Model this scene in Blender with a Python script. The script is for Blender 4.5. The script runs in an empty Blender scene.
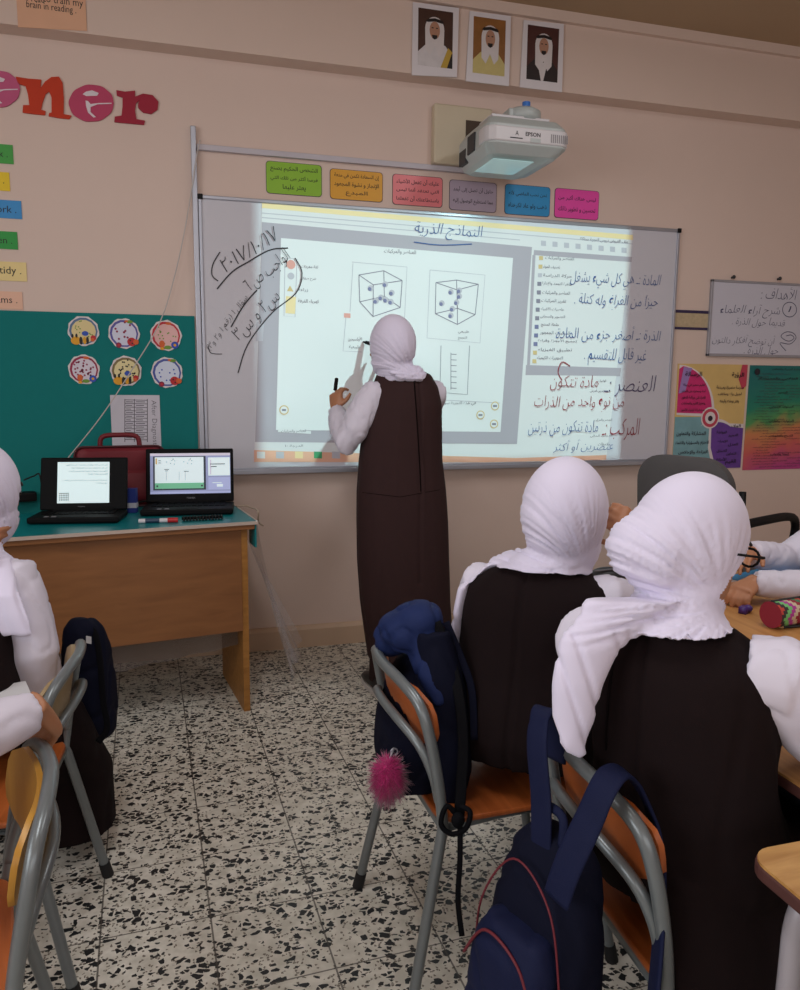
import bpy, bmesh, math, random
from mathutils import Vector, Matrix, noise
random.seed(7)
SC = bpy.context.scene
COL = SC.collection
V = Vector
# ------------------------------------------------------------------ camera
CAMP = V((-0.0988, -3.5565, 1.2699)); FPX = 766.14
YAW, PITCH, ROLL = 0.2777, -0.1466, 0.0085
_f = V((math.sin(YAW)*math.cos(PITCH), math.cos(YAW)*math.cos(PITCH), math.sin(PITCH)))
_r = V((math.cos(YAW), -math.sin(YAW), 0)); _u = _r.cross(_f)
RT = _r*math.cos(ROLL) + _u*math.sin(ROLL); UP = _u*math.cos(ROLL) - _r*math.sin(ROLL); FW = _f
cam = bpy.data.cameras.new('camera'); cam.sensor_fit = 'HORIZONTAL'; cam.sensor_width = 36
cam.lens = FPX/800*36; cam.clip_start = .05
co = bpy.data.objects.new('camera', cam); COL.objects.link(co)
mw = Matrix((RT, UP, -FW)).transposed().to_4x4(); mw.translation = CAMP; co.matrix_world = mw
SC.camera = co
# ------------------------------------------------------------------ world, lights, exposure
SC.view_settings.view_transform = 'Standard'; SC.view_settings.look = 'None'
SC.view_settings.exposure = -0.16; SC.view_settings.gamma = 1; SC.view_settings.use_curve_mapping = False
wd = bpy.data.worlds.new('daylight'); SC.world = wd; wd.use_nodes = True
wd.node_tree.nodes['Background'].inputs[0].default_value = (.75, .85, 1, 1)
wd.node_tree.nodes['Background'].inputs[1].default_value = .4
def area(name, loc, direction, sx, sy, power, color):
    l = bpy.data.lights.new(name, 'AREA'); l.shape = 'RECTANGLE'; l.size = sx; l.size_y = sy; l.energy = power; l.color = color
    o = bpy.data.objects.new(name, l); COL.objects.link(o); o.location = loc
    o.rotation_euler = V(direction).to_track_quat('-Z', 'Y').to_euler(); return o
area('assumed_window_light_side', (-2.52, -3.0, 1.75), (1, 0.12, -.1), 3.4, 1.3, 70, (.90, .95, 1))  # added area lamp standing in for an assumed side window; none is modelled
area('assumed_window_light_rear', (0.6, -5.9, 1.8), (0, 1, -.05), 4.5, 1.2, 34, (.98, .98, 1))  # added area lamp behind the camera for an assumed window, no opening built
area('assumed_ceiling_light', (-.3, -2.6, 2.86), (0, 0, -1), .25, 1.3, 19, (.98, .98, 1))  # assumed ceiling lamp, out of view and added for light; no fitting built
area('assumed_ceiling_light', (1.7, -2.0, 2.86), (0, 0, -1), .25, 1.3, 15, (.98, .98, 1))  # second assumed ceiling lamp, likewise unseen and added
# the projector's own beam: a point source that lights one rectangle of the board
PL = V((1.34, -.47, 2.160))
def projector_beam():
    l = bpy.data.lights.new('projector_beam', 'POINT'); l.shadow_soft_size = .012; l.energy = 1.0; l.use_nodes = True
    o = bpy.data.objects.new('projector_beam', l); COL.objects.link(o); o.location = PL
    nt = l.node_tree; N = nt.nodes; L = nt.links
    em = N['Emission']
    tc = N.new('ShaderNodeTexCoord'); sp = N.new('ShaderNodeSeparateXYZ'); L.new(tc.outputs['Normal'], sp.inputs[0])
    def m(op, a, b=None):
        n = N.new('ShaderNodeMath'); n.operation = op
        for i, s in enumerate((a, b)):
            if s is None: continue
            if isinstance(s, (int, float)): n.inputs[i].default_value = s
            else: L.new(s, n.inputs[i])
        return n.outputs[0]
    Dp = -.018 - PL.y
    dx, dy, dz = [m("MULTIPLY", s_, SGN) for s_ in sp.outputs]
    t = m('DIVIDE', Dp, dy)
    X = m('ADD', m('MULTIPLY', t, dx), PL.x); Z = m('ADD', m('MULTIPLY', t, dz), PL.z)
    msk = m('MULTIPLY', m('MULTIPLY', m('GREATER_THAN', X, .245), m('LESS_THAN', X, 2.10)),
            m('MULTIPLY', m('GREATER_THAN', Z, .885), m('LESS_THAN', Z, 2.045)))
    msk = m('MULTIPLY', msk, m('GREATER_THAN', dy, .02))
    s = m('MULTIPLY', msk, m('DIVIDE', Dp*Dp, m('POWER', m('MAXIMUM', dy, .02), 3.0)))
    L.new(m('MULTIPLY', s, BEAM), em.inputs['Strength']); em.inputs['Color'].default_value = (.62, .98, .96, 1)
SGN = 1.0
BEAM = 28.0
projector_beam()

# ------------------------------------------------------------------ helpers
def ray(px, py): return FW + RT*((px-400)/FPX) - UP*((py-495)/FPX)
def W(px, py, d=0.0):                       # point on the plane d metres in front of the front wall
    r = ray(px, py); return CAMP + r*((-d-CAMP.y)/r.y)
def F(px, py, z=0.0):                       # point on a level plane
    r = ray(px, py); return CAMP + r*((z-CAMP.z)/r.z)
def D(px, py, k): return CAMP + ray(px, py)*k
def srgb(c):
    return tuple((x/255/12.92 if x/255 <= .04045 else ((x/255+.055)/1.055)**2.4) for x in c)
MATS = {}
def mat(name, rgb, rough=.6, metal=0, var=.06, scale=12, bump=0, bscale=200, spec=.5, sheen=0, alpha=1, emit=0, trans=0):
    if name in MATS: return MATS[name]
    m = bpy.data.materials.new(name); m.use_nodes = True; nt = m.node_tree; b = nt.nodes['Principled BSDF']
    c = srgb(rgb)
    b.inputs['Roughness'].default_value = rough; b.inputs['Metallic'].default_value = metal
    b.inputs['Specular IOR Level'].default_value = spec
    if sheen: b.inputs['Sheen Weight'].default_value = sheen
    if alpha < 1: b.inputs['Alpha'].default_value = alpha
    if trans: b.inputs['Transmission Weight'].default_value = trans
    tc = nt.nodes.new('ShaderNodeTexCoord')
    n = nt.nodes.new('ShaderNodeTexNoise'); n.inputs['Scale'].default_value = scale; n.inputs['Detail'].default_value = 4
    nt.links.new(tc.outputs['Object'], n.inputs['Vector'])
    mx = nt.nodes.new('ShaderNodeMix'); mx.data_type = 'RGBA'
    mx.inputs[6].default_value = (*[x*(1-var) for x in c], 1); mx.inputs[7].default_value = (*[min(1, x*(1+var)) for x in c], 1)
    nt.links.new(n.outputs['Fac'], mx.inputs[0]); nt.links.new(mx.outputs[2], b.inputs['Base Color'])
    if emit:
        nt.links.new(mx.outputs[2], b.inputs['Emission Color']); b.inputs['Emission Strength'].default_value = emit
    if bump:
        n2 = nt.nodes.new('ShaderNodeTexNoise'); n2.inputs['Scale'].default_value = bscale; n2.inputs['Detail'].default_value = 2
        nt.links.new(tc.outputs['Object'], n2.inputs['Vector'])
        bp = nt.nodes.new('ShaderNodeBump'); bp.inputs['Strength'].default_value = bump; bp.inputs['Distance'].default_value = .002
        nt.links.new(n2.outputs['Fac'], bp.inputs['Height']); nt.links.new(bp.outputs[0], b.inputs['Normal'])
    MATS[name] = m; return m
def wood(name, c1, c2, sx=(1, 18, 18), rough=.45):
    m = bpy.data.materials.new(name); m.use_nodes = True; nt = m.node_tree; b = nt.nodes['Principled BSDF']
    tc = nt.nodes.new('ShaderNodeTexCoord'); mp = nt.nodes.new('ShaderNodeMapping'); mp.inputs['Scale'].default_value = sx
    n = nt.nodes.new('ShaderNodeTexNoise'); n.inputs['Scale'].default_value = 3; n.inputs['Detail'].default_value = 8; n.inputs['Distortion'].default_value = .6
    r = nt.nodes.new('ShaderNodeValToRGB'); r.color_ramp.elements[0].position = .3; r.color_ramp.elements[1].position = .72
    r.color_ramp.elements[0].color = (*srgb(c1), 1); r.color_ramp.elements[1].color = (*srgb(c2), 1)
    nt.links.new(tc.outputs['Object'], mp.inputs[0]); nt.links.new(mp.outputs[0], n.inputs['Vector'])
    nt.links.new(n.outputs['Fac'], r.inputs[0]); nt.links.new(r.outputs[0], b.inputs['Base Color']); b.inputs['Roughness'].default_value = rough
    MATS[name] = m; return m

class MB:
    """collects shapes; build() links them as one mesh object"""
    def __init__(s): s.v = []; s.f = []; s.mi = []; s.cur = 0
    def add(s, vs, fs):
        o = len(s.v); s.v += [tuple(x) for x in vs]; s.f += [tuple(o+i for i in f) for f in fs]; s.mi += [s.cur]*len(fs)
    def box(s, c, d, M=None):
        c = V(c); h = V(d)/2
        vs = [V((x, y, z)) for x in (-h.x, h.x) for y in (-h.y, h.y) for z in (-h.z, h.z)]
        vs = [c + (M @ q if M else q) for q in vs]
        s.add(vs, [(0, 1, 3, 2), (4, 6, 7, 5), (0, 4, 5, 1), (2, 3, 7, 6), (0, 2, 6, 4), (1, 5, 7, 3)])
    def span(s, a, b): s.box((V(a)+V(b))/2, [abs(x) for x in (V(b)-V(a))])
    def rings(s, R, cap=True, closed=False):
        n = len(R[0]); vs = [p for r in R for p in r]; fs = []
        k = len(R)
        for i in range(k if closed else k-1):
            j = (i+1) % k
            for a in range(n):
                b = (a+1) % n; fs.append((i*n+a, i*n+b, j*n+b, j*n+a))
        if cap and not closed: fs += [tuple(range(n-1, -1, -1)), tuple((k-1)*n+a for a in range(n))]
        s.add(vs, fs)
    def tube(s, pts, r, n=10, closed=False, ref=None, flat=1.0):
        pts = [V(p) for p in pts]; k = len(pts); R = []; u = None
        for i, p in enumerate(pts):
            if closed: t = pts[(i+1) % k]-pts[i-1]
            else: t = pts[min(i+1, k-1)]-pts[max(i-1, 0)]
            t.normalize()
            if ref is not None: u = V(ref) - t*t.dot(V(ref))
            elif u is None: u = t.cross(V((0, 0, 1)) if abs(t.z) < .9 else V((1, 0, 0)))
            else: u = u - t*t.dot(u)
            if u.length < 1e-6: u = t.orthogonal()
            u.normalize(); w = t.cross(u)
            rr = r[i] if isinstance(r, (list, tuple)) else r
            ra, rb = rr if isinstance(rr, (list, tuple)) else (rr, rr*flat)
            R.append([p + u*ra*math.cos(6.2832*a/n) + w*rb*math.sin(6.2832*a/n) for a in range(n)])
        s.rings(R, closed=closed)
    def ell(s, c, r, M=None, nu=20, nv=12):
        c = V(c); vs = []; fs = []
        def P(q): return c + (M @ V(q) if M else V(q))
        for j in range(1, nv):
            t = math.pi*j/nv
            for i in range(nu):
                a = 6.28318*i/nu; vs.append(P((r[0]*math.sin(t)*math.cos(a), r[1]*math.sin(t)*math.sin(a), r[2]*math.cos(t))))
        top = len(vs); vs.append(P((0, 0, r[2]))); vs.append(P((0, 0, -r[2])))
        for j in range(nv-2):
            for i in range(nu):
                k = (i+1) % nu; fs.append((j*nu+i, (j+1)*nu+i, (j+1)*nu+k, j*nu+k))
        for i in range(nu):
            k = (i+1) % nu; fs.append((top, i, k)); fs.append((top+1, (nv-2)*nu+k, (nv-2)*nu+i))
        s.add(vs, fs)
    def prism(s, poly, vec):
        n = len(poly); a = [V(p) for p in poly]; b = [p+V(vec) for p in a]
        s.add(a+b, [tuple(range(n)), tuple(range(2*n-1, n-1, -1))] + [(i, i+n, (i+1) % n+n, (i+1) % n) for i in range(n)])
    def mesh(s, name, mats, smooth=False):
        me = bpy.data.meshes.new(name); me.from_pydata(s.v, [], s.f)
        for m in (mats if isinstance(mats, (list, tuple)) else [mats]): me.materials.append(m)
        bm = bmesh.new(); bm.from_mesh(me)
        for f, mi in zip(bm.faces, s.mi): f.material_index = mi; f.smooth = smooth
        bmesh.ops.recalc_face_normals(bm, faces=bm.faces); bm.to_mesh(me); bm.free()
        return me
    def build(s, name, mats, parent=None, smooth=False, bevel=0, seg=2, auto=False):
        me = s.mesh(name, mats, smooth); o = link(name, me, parent)
        if bevel:
            b = o.modifiers.new('bevel', 'BEVEL'); b.width = bevel; b.segments = seg; b.limit_method = 'ANGLE'
        if auto:
            try: me.set_sharp_from_angle(angle=math.radians(40))
            except Exception: pass
        return o
def link(name, data, parent=None):
    o = bpy.data.objects.new(name, data); COL.objects.link(o)
    if parent is not None:
        bpy.context.view_layer.update()
        o.parent = parent; o.matrix_parent_inverse = parent.matrix_world.inverted()
    return o
def empty(name, loc, rz=0):
    o = bpy.data.objects.new(name, None); COL.objects.link(o); o.location = loc; o.rotation_euler = (0, 0, rz)
    o.empty_display_size = .1; bpy.context.view_layer.update(); return o
def tag(o, label=None, cat=None, group=None, kind=None):
    if label: o['label'] = label
    if cat: o['category'] = cat
    if group: o['group'] = group
    if kind: o['kind'] = kind
    return o
def struct(o): o['kind'] = 'structure'; return o
def remeshed(mb, name, m, voxel=.01, smooth=4, fn=None, parent=None, cut=None):
    """fuse the shapes into one continuous surface, then shape folds with fn(co, normal) -> offset"""
    me = mb.mesh('tmp', [m], True); t = bpy.data.objects.new('tmp', me); COL.objects.link(t)
    r = t.modifiers.new('r', 'REMESH'); r.mode = 'VOXEL'; r.voxel_size = voxel; r.use_smooth_shade = True
    if smooth:
        sm = t.modifiers.new('s', 'SMOOTH'); sm.iterations = smooth; sm.factor = .5
    dg = bpy.context.evaluated_depsgraph_get(); dg.update()
    out = bpy.data.meshes.new_from_object(t.evaluated_get(dg)); bpy.data.objects.remove(t); out.name = name
    if not len(out.materials): out.materials.append(m)
    bm = bmesh.new(); bm.from_mesh(out)
    if fn:
        bm.normal_update(); nrm = [v.normal.copy() for v in bm.verts]
        for v, n in zip(bm.verts, nrm):
            d = fn(v.co, n); v.co += d if isinstance(d, Vector) else n*d
    if cut: bmesh.ops.delete(bm, geom=[v for v in bm.verts if cut(v.co)], context='VERTS')
    for f in bm.faces: f.smooth = True
    bm.to_mesh(out); bm.free()
    return link(name, out, parent)
def copy_tree(o, parent=None):
    c = o.copy(); COL.objects.link(c)
    if parent is not None: c.parent = parent
    for ch in list(o.children): copy_tree(ch, c)
    return c
def bez(pts, n=8):
    """Catmull-Rom through points"""
    P = [V(p) for p in pts]; out = []
    for i in range(len(P)-1):
        p0 = P[max(i-1, 0)]; p1 = P[i]; p2 = P[i+1]; p3 = P[min(i+2, len(P)-1)]
        for k in range(n):
            t = k/n; out.append(.5*((2*p1)+(p2-p0)*t+(2*p0-5*p1+4*p2-p3)*t*t+(3*p1-p0-3*p2+p3)*t**3))
    out.append(P[-1]); return out

# ---- writing
AR = {'ا': 'FE8D FE8E', 'أ': 'FE83 FE84', 'إ': 'FE87 FE88', 'آ': 'FE81 FE82', 'ب': 'FE8F FE90 FE91 FE92', 'ة': 'FE93 FE94', 'ت': 'FE95 FE96 FE97 FE98',
 'ث': 'FE99 FE9A FE9B FE9C', 'ج': 'FE9D FE9E FE9F FEA0', 'ح': 'FEA1 FEA2 FEA3 FEA4', 'خ': 'FEA5 FEA6 FEA7 FEA8', 'د': 'FEA9 FEAA', 'ذ': 'FEAB FEAC',
 'ر': 'FEAD FEAE', 'ز': 'FEAF FEB0', 'س': 'FEB1 FEB2 FEB3 FEB4', 'ش': 'FEB5 FEB6 FEB7 FEB8', 'ص': 'FEB9 FEBA FEBB FEBC', 'ض': 'FEBD FEBE FEBF FEC0',
 'ط': 'FEC1 FEC2 FEC3 FEC4', 'ظ': 'FEC5 FEC6 FEC7 FEC8', 'ع': 'FEC9 FECA FECB FECC', 'غ': 'FECD FECE FECF FED0', 'ف': 'FED1 FED2 FED3 FED4',
 'ق': 'FED5 FED6 FED7 FED8', 'ك': 'FED9 FEDA FEDB FEDC', 'ل': 'FEDD FEDE FEDF FEE0', 'م': 'FEE1 FEE2 FEE3 FEE4', 'ن': 'FEE5 FEE6 FEE7 FEE8',
 'ه': 'FEE9 FEEA FEEB FEEC', 'و': 'FEED FEEE', 'ؤ': 'FE85 FE86', 'ى': 'FEEF FEF0', 'ي': 'FEF1 FEF2 FEF3 FEF4', 'ئ': 'FE89 FE8A FE8B FE8C', 'ء': 'FE80'}
AR = {k: [chr(int(h, 16)) for h in v.split()] for k, v in AR.items()}
LIG = {'ا': ('\ufefb', '\ufefc'), 'أ': ('\ufef7', '\ufef8'), 'إ': ('\ufef9', '\ufefa'), 'آ': ('\ufef5', '\ufef6')}
def shape_ar(s):
    out = []; prev = False; i = 0            # prev: previous letter joins forward
    while i < len(s):
        c = s[i]; n = s[i+1] if i+1 < len(s) else ''
        if c == 'ل' and n in LIG: out.append(LIG[n][1 if prev else 0]); prev = False; i += 2; continue
        if c in AR:
            f = AR[c]; joins_next = len(f) == 4 and n in AR and n != 'ء'
            if c == 'ء': out.append(f[0]); prev = False
            elif joins_next: out.append(f[3] if prev else f[2]); prev = True
            else: out.append(f[1] if prev else f[0]); prev = False
        else:
            out.append({'(': ')', ')': '('}.get(c, c)); prev = False
        i += 1
    r = ''.join(reversed(out)); res = ''; num = ''   # digits keep their own order
    for c in r:
        if '\u0660' <= c <= '\u0669' or c == '/': num = c+num
        else: res += num+c; num = ''
    return res+num
TC = {}
def glyphs(s, shear=0, fat=0):
    key = (s, shear, fat)
    if key in TC: return TC[key]
    c = bpy.data.curves.new('t', 'FONT'); c.body = shape_ar(s) if any(x in AR for x in s) else s
    c.size = 1; c.resolution_u = 2; c.shear = shear; c.offset = fat
    o = bpy.data.objects.new('t', c); COL.objects.link(o); dg = bpy.context.evaluated_depsgraph_get(); dg.update()
    me = bpy.data.meshes.new_from_object(o.evaluated_get(dg)); bpy.data.objects.remove(o)
    vs = [(v.co.x, v.co.y) for v in me.vertices]; fs = [tuple(p.vertices) for p in me.polygons]; bpy.data.meshes.remove(me)
    TC[key] = (vs, fs); return TC[key]
def put_text(mb, s, centre, width, height, ux, uz, rot=0, shear=0, fat=0, wob=0):
    """letters laid flat in the plane spanned by ux (reading width) and uz (height)"""
    vs, fs = glyphs(s, shear, fat)
    if not vs: return
    x0, x1 = min(v[0] for v in vs), max(v[0] for v in vs); y0, y1 = min(v[1] for v in vs), max(v[1] for v in vs)
    sx = width/(x1-x0) if width else None; sy = height/(y1-y0) if height else sx
    if sx is None: sx = sy
    ux = V(ux); uz = V(uz); c, si = math.cos(rot), math.sin(rot); out = []
    for x, y in vs:
        a = (x-(x0+x1)/2)*sx; b = (y-(y0+y1)/2)*sy
        if wob: b += wob*math.sin(a*31+len(s)); a += wob*.6*math.sin(b*60+a*17)
        out.append(V(centre)+ux*(a*c-b*si)+uz*(a*si+b*c))
    mb.add(out, fs)
EX, EY, EZ = V((1, 0, 0)), V((0, 1, 0)), V((0, 0, 1))
def wtext(mb, s, x0, x1, y, hpx, d, rot=0, shear=0, fat=0, wob=0):
    """text on the front wall between two picture columns"""
    a = W(x0, y, d); b = W(x1, y, d); h = abs(W((x0+x1)/2, y-hpx/2, d).z-W((x0+x1)/2, y+hpx/2, d).z)
    put_text(mb, s, (a+b)/2, abs(b.x-a.x)/(math.cos(rot) if rot else 1), h, EX, EZ, rot, shear, fat, wob)
def wquad(mb, pts, d): mb.add([W(x, y, d) for x, y in pts], [tuple(range(len(pts)))])
def wstroke(mb, pts, w, d, smooth=True):
    P = [W(x, y, d) for x, y in pts]
    if smooth and len(P) > 2: P = bez(P, 5)
    L = []
    for i, p in enumerate(P):
        t = P[min(i+1, len(P)-1)]-P[max(i-1, 0)]; n = V((-t.z, 0, t.x)).normalized()*w/2; L += [p+n, p-n]
    mb.add(L, [(2*i, 2*i+1, 2*i+3, 2*i+2) for i in range(len(P)-1)])
def wdisc(mb, c, r, n=20, rz=None, ph=0):
    mb.add([c+EX*r*math.cos(6.2832*i/n+ph)+EZ*(rz or r)*math.sin(6.2832*i/n+ph) for i in range(n)], [tuple(range(n))])
def rrect(x0, x1, z0, z1, y, r=.015, n=5):
    out = []
    for cx, cz, a0 in ((x1-r, z1-r, 0), (x0+r, z1-r, 90), (x0+r, z0+r, 180), (x1-r, z0+r, 270)):
        out += [V((cx+r*math.cos(math.radians(a0+90*i/n)), y, cz+r*math.sin(math.radians(a0+90*i/n)))) for i in range(n+1)]
    return out
#@@ROOM
# ------------------------------------------------------------------ room
CEIL = 2.95
m_wall = mat('wall_paint', (222, 199, 187), .75, var=.035, scale=3, bump=.15, bscale=60)
m_wallw = mat('beam_paint', (221, 198, 185), .75, var=.03, scale=3, bump=.15, bscale=60)
m_ceil = mat('ceiling_paint', (176, 148, 118), .85, var=.04, scale=2)
m_skirt = mat('skirting_paint', (205, 176, 150), .55, var=.06, scale=9)
def terrazzo():
    m = bpy.data.materials.new('terrazzo'); m.use_nodes = True; nt = m.node_tree; N = nt.nodes; L = nt.links; b = N['Principled BSDF']
    tc = N.new('ShaderNodeTexCoord')
    def math_(op, a, b_=None, c_=None):
        n = N.new('ShaderNodeMath'); n.operation = op
        for i, s in enumerate((a, b_, c_)):
            if s is None: continue
            if isinstance(s, (int, float)): n.inputs[i].default_value = s
            else: L.new(s, n.inputs[i])
        return n.outputs[0]
    def chips(scale, keep, edge, stretch, rz):
        mp = N.new('ShaderNodeMapping'); mp.inputs['Scale'].default_value = (scale*stretch, scale, scale); mp.inputs['Rotation'].default_value = (0, 0, rz)
        L.new(tc.outputs['Object'], mp.inputs[0])
        nz = N.new('ShaderNodeTexNoise'); nz.inputs['Scale'].default_value = 1.3; L.new(mp.outputs[0], nz.inputs['Vector'])
        ad = N.new('ShaderNodeMix'); ad.data_type = 'RGBA'; ad.blend_type = 'LINEAR_LIGHT'; ad.inputs[0].default_value = .22
        L.new(mp.outputs[0], ad.inputs[6]); L.new(nz.outputs['Color'], ad.inputs[7])
        v1 = N.new('ShaderNodeTexVoronoi'); v1.voronoi_dimensions = '2D'; v1.feature = 'DISTANCE_TO_EDGE'; v1.inputs['Scale'].default_value = 1
        v2 = N.new('ShaderNodeTexVoronoi'); v2.voronoi_dimensions = '2D'; v2.feature = 'F1'; v2.inputs['Scale'].default_value = 1
        L.new(ad.outputs[2], v1.inputs['Vector']); L.new(ad.outputs[2], v2.inputs['Vector'])
        sp = N.new('ShaderNodeSeparateColor'); L.new(v2.outputs['Color'], sp.inputs[0])
        return math_('MULTIPLY', math_('LESS_THAN', sp.outputs[0], keep), math_('GREATER_THAN', v1.outputs['Distance'], edge)), sp.outputs[1]
    a, ra = chips(62, .23, .12, .8, .5); c, rc = chips(105, .19, .12, .75, 1.3); d, rd = chips(170, .15, .1, 1, 2.2)
    base = N.new('ShaderNodeTexNoise'); base.inputs['Scale'].default_value = 26; base.inputs['Detail'].default_value = 5
    L.new(tc.outputs['Object'], base.inputs['Vector'])
    rp = N.new('ShaderNodeValToRGB'); rp.color_ramp.elements[0].position = .35; rp.color_ramp.elements[1].position = .65
    rp.color_ramp.elements[0].color = (*srgb((196, 191, 178)), 1); rp.color_ramp.elements[1].color = (*srgb((222, 217, 205)), 1)
    L.new(base.outputs['Fac'], rp.inputs[0])
    def over(col, fac, rgb):
        x = N.new('ShaderNodeMix'); x.data_type = 'RGBA'; L.new(fac, x.inputs[0]); L.new(col, x.inputs[6]); x.inputs[7].default_value = (*srgb(rgb), 1); return x.outputs[2]
    col = over(rp.outputs[0], d, (120, 112, 100)); col = over(col, c, (44, 44, 44)); col = over(col, a, (36, 38, 40))
    sx = N.new('ShaderNodeSeparateXYZ'); mr = N.new('ShaderNodeMapping'); mr.inputs['Rotation'].default_value = (0, 0, -.045)
    L.new(tc.outputs['Object'], mr.inputs[0]); L.new(mr.outputs[0], sx.inputs[0])
    gx = math_('LESS_THAN', math_('FRACT', math_('DIVIDE', math_('ADD', sx.outputs[0], 9.88-.095+.0022), .247)), .017)
    gy = math_('LESS_THAN', math_('FRACT', math_('DIVIDE', math_('ADD', sx.outputs[1], 10+.08), .25)), .015)
    col = over(col, math_('MULTIPLY', math_('MAXIMUM', gx, gy), .8), (70, 64, 58))
    L.new(col, b.inputs['Base Color']); b.inputs['Roughness'].default_value = .38; b.inputs['Specular IOR Level'].default_value = .35
    return m
def slab(name, a, b, m):
    q = MB(); q.span(a, b); return struct(q.build(name, m))
slab('floor', (-2.6, -6.0, -.1), (4.4, .2, 0), terrazzo())
slab('ceiling', (-2.6, -6.0, CEIL), (4.4, .2, CEIL+.1), m_ceil)
slab('wall_front', (-2.6, 0, 0), (4.4, .2, CEIL), m_wall)
slab('wall_left', (-2.8, -6.0, 0), (-2.6, .2, CEIL), m_wall)
slab('wall_right', (4.4, -6.0, 0), (4.6, .2, CEIL), m_wall)
slab('wall_back', (-2.8, -6.2, 0), (4.6, -6.0, CEIL), m_wall)
slab('trim_beam', (-2.6, -.1, 2.612), (4.4, 0, CEIL), m_wallw)
slab('trim_cornice', (-2.6, -.125, 2.905), (4.4, -.1, CEIL), m_wallw)
q = MB(); q.prism([(-2.6, -.001, 0), (-2.6, -.022, 0), (-2.6, -.022, .088), (-2.6, -.012, .102), (-2.6, -.001, .106)], (7, 0, 0))
struct(q.build('baseboard_front', m_skirt))

# ------------------------------------------------------------------ whiteboard with the projected lesson
m_alu = mat('aluminium', (176, 178, 188), .4, .6, var=.04)
m_board = mat('whiteboard_enamel', (206, 204, 212), .35, var=.03, scale=4, spec=.4)
BX1, BZ0, BZ1 = 2.389, .855, 2.055
wb = empty('whiteboard', (BX1/2, 0, BZ0)); tag(wb, 'wide interactive whiteboard with a lesson projected on it behind the standing student', 'whiteboard')
q = MB(); q.span((.012, -.018, BZ0+.012), (BX1-.012, -.002, BZ1-.012)); q.build('writing_surface', m_board, wb)
q = MB()
q.span((0, -.03, BZ0), (BX1, -.002, BZ0+.022)); q.span((0, -.026, BZ1-.016), (BX1, -.002, BZ1))
q.span((0, -.026, BZ0), (.014, -.002, BZ1)); q.span((BX1-.014, -.026, BZ0), (BX1, -.002, BZ1))
q.build('frame', m_alu, wb, bevel=.003)
q = MB(); q.span((.02, -.065, BZ0-.004), (BX1-.02, -.03, BZ0+.008)); q.span((.02, -.068, BZ0-.004), (BX1-.02, -.063, BZ0+.016)); q.build('pen_tray', m_alu, wb, bevel=.002)
m_cap = mat('dark_plastic', (18, 18, 20), .55, spec=.2)
for x in (.008, BX1-.008):
    for z in (BZ0+.008, BZ1-.008):
        q = MB(); q.box((x, -.028, z), (.022, .008, .022)); q.build('corner_cap', m_cap, wb, bevel=.003)
# projected picture: flat fields and line work
pm = [mat('screen_margin_grey', (174, 166, 176), .5, var=0), mat('screen_page_white', (226, 226, 228), .5, var=0), mat('screen_bar_white', (222, 220, 222), .5, var=0),
      mat('screen_taskbar_peach', (232, 176, 150), .5, var=0), mat('screen_line_grey', (136, 132, 148), .5, var=0), mat('screen_rule_pale', (190, 186, 196), .5, var=0),
      mat('screen_cream', (238, 214, 164), .5, var=0), mat('screen_icon_rose', (222, 160, 150), .5, var=0), mat('screen_icon_green', (70, 160, 110), .5, var=0),
      mat('screen_icon_gold', (210, 184, 134), .5, var=0), mat('screen_ball_blue', (120, 122, 158), .5, var=0)]
GR, PG, BAR, PEACH, LN, RULE, CREAM, ROSE, GREEN, GOLD, BALL = range(11)
q = MB()
d0 = .0185
def cur(i): q.cur = i
cur(BAR); wquad(q, [(262, 203), (633, 235), (606, 462), (254, 462)], d0)
cur(CREAM); wquad(q, [(262, 203), (633, 235), (633, 240), (262, 208)], d0+.0003)
cur(GR); wquad(q, [(262, 222), (532, 247), (517, 444), (255, 442)], d0+.0003)
cur(PG); wquad(q, [(281, 238), (513, 258), (500.5, 432), (276, 430)], d0+.0006)
cur(GR); wquad(q, [(534, 250), (632, 257), (631.5, 262), (533.5, 255)], d0+.0003); wquad(q, [(526, 365), (621, 368), (620, 376), (525.5, 375)], d0+.0003)
wquad(q, [(532.5, 255), (535.5, 255), (530, 365), (527, 365)], d0+.0003)
cur(PEACH); wquad(q, [(254, 450), (517, 458), (606.5, 455), (606, 462.5), (254, 462)], d0+.0003)
for x in (261, 280, 299, 318, 336): cur((BAR, RULE, CREAM, GREEN, RULE)[(261, 280, 299, 318, 336).index(x)]); wquad(q, [(x-4, 451.5), (x+4, 451.8), (x+4, 458.5), (x-4, 458.2)], d0+.0006)
cur(RULE); wquad(q, [(257, 322), (264, 322), (263, 341), (256, 341)], d0+.0006)
cur(PG); wquad(q, [(278, 429), (311, 431), (311, 434), (278, 432)], d0+.0009)
for pts in ([(262, 213), (633, 244)], [(262, 217.5), (520, 240)]): cur(RULE); wstroke(q, pts, .004, d0+.0004, False)
L1 = d0+.0009
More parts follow.
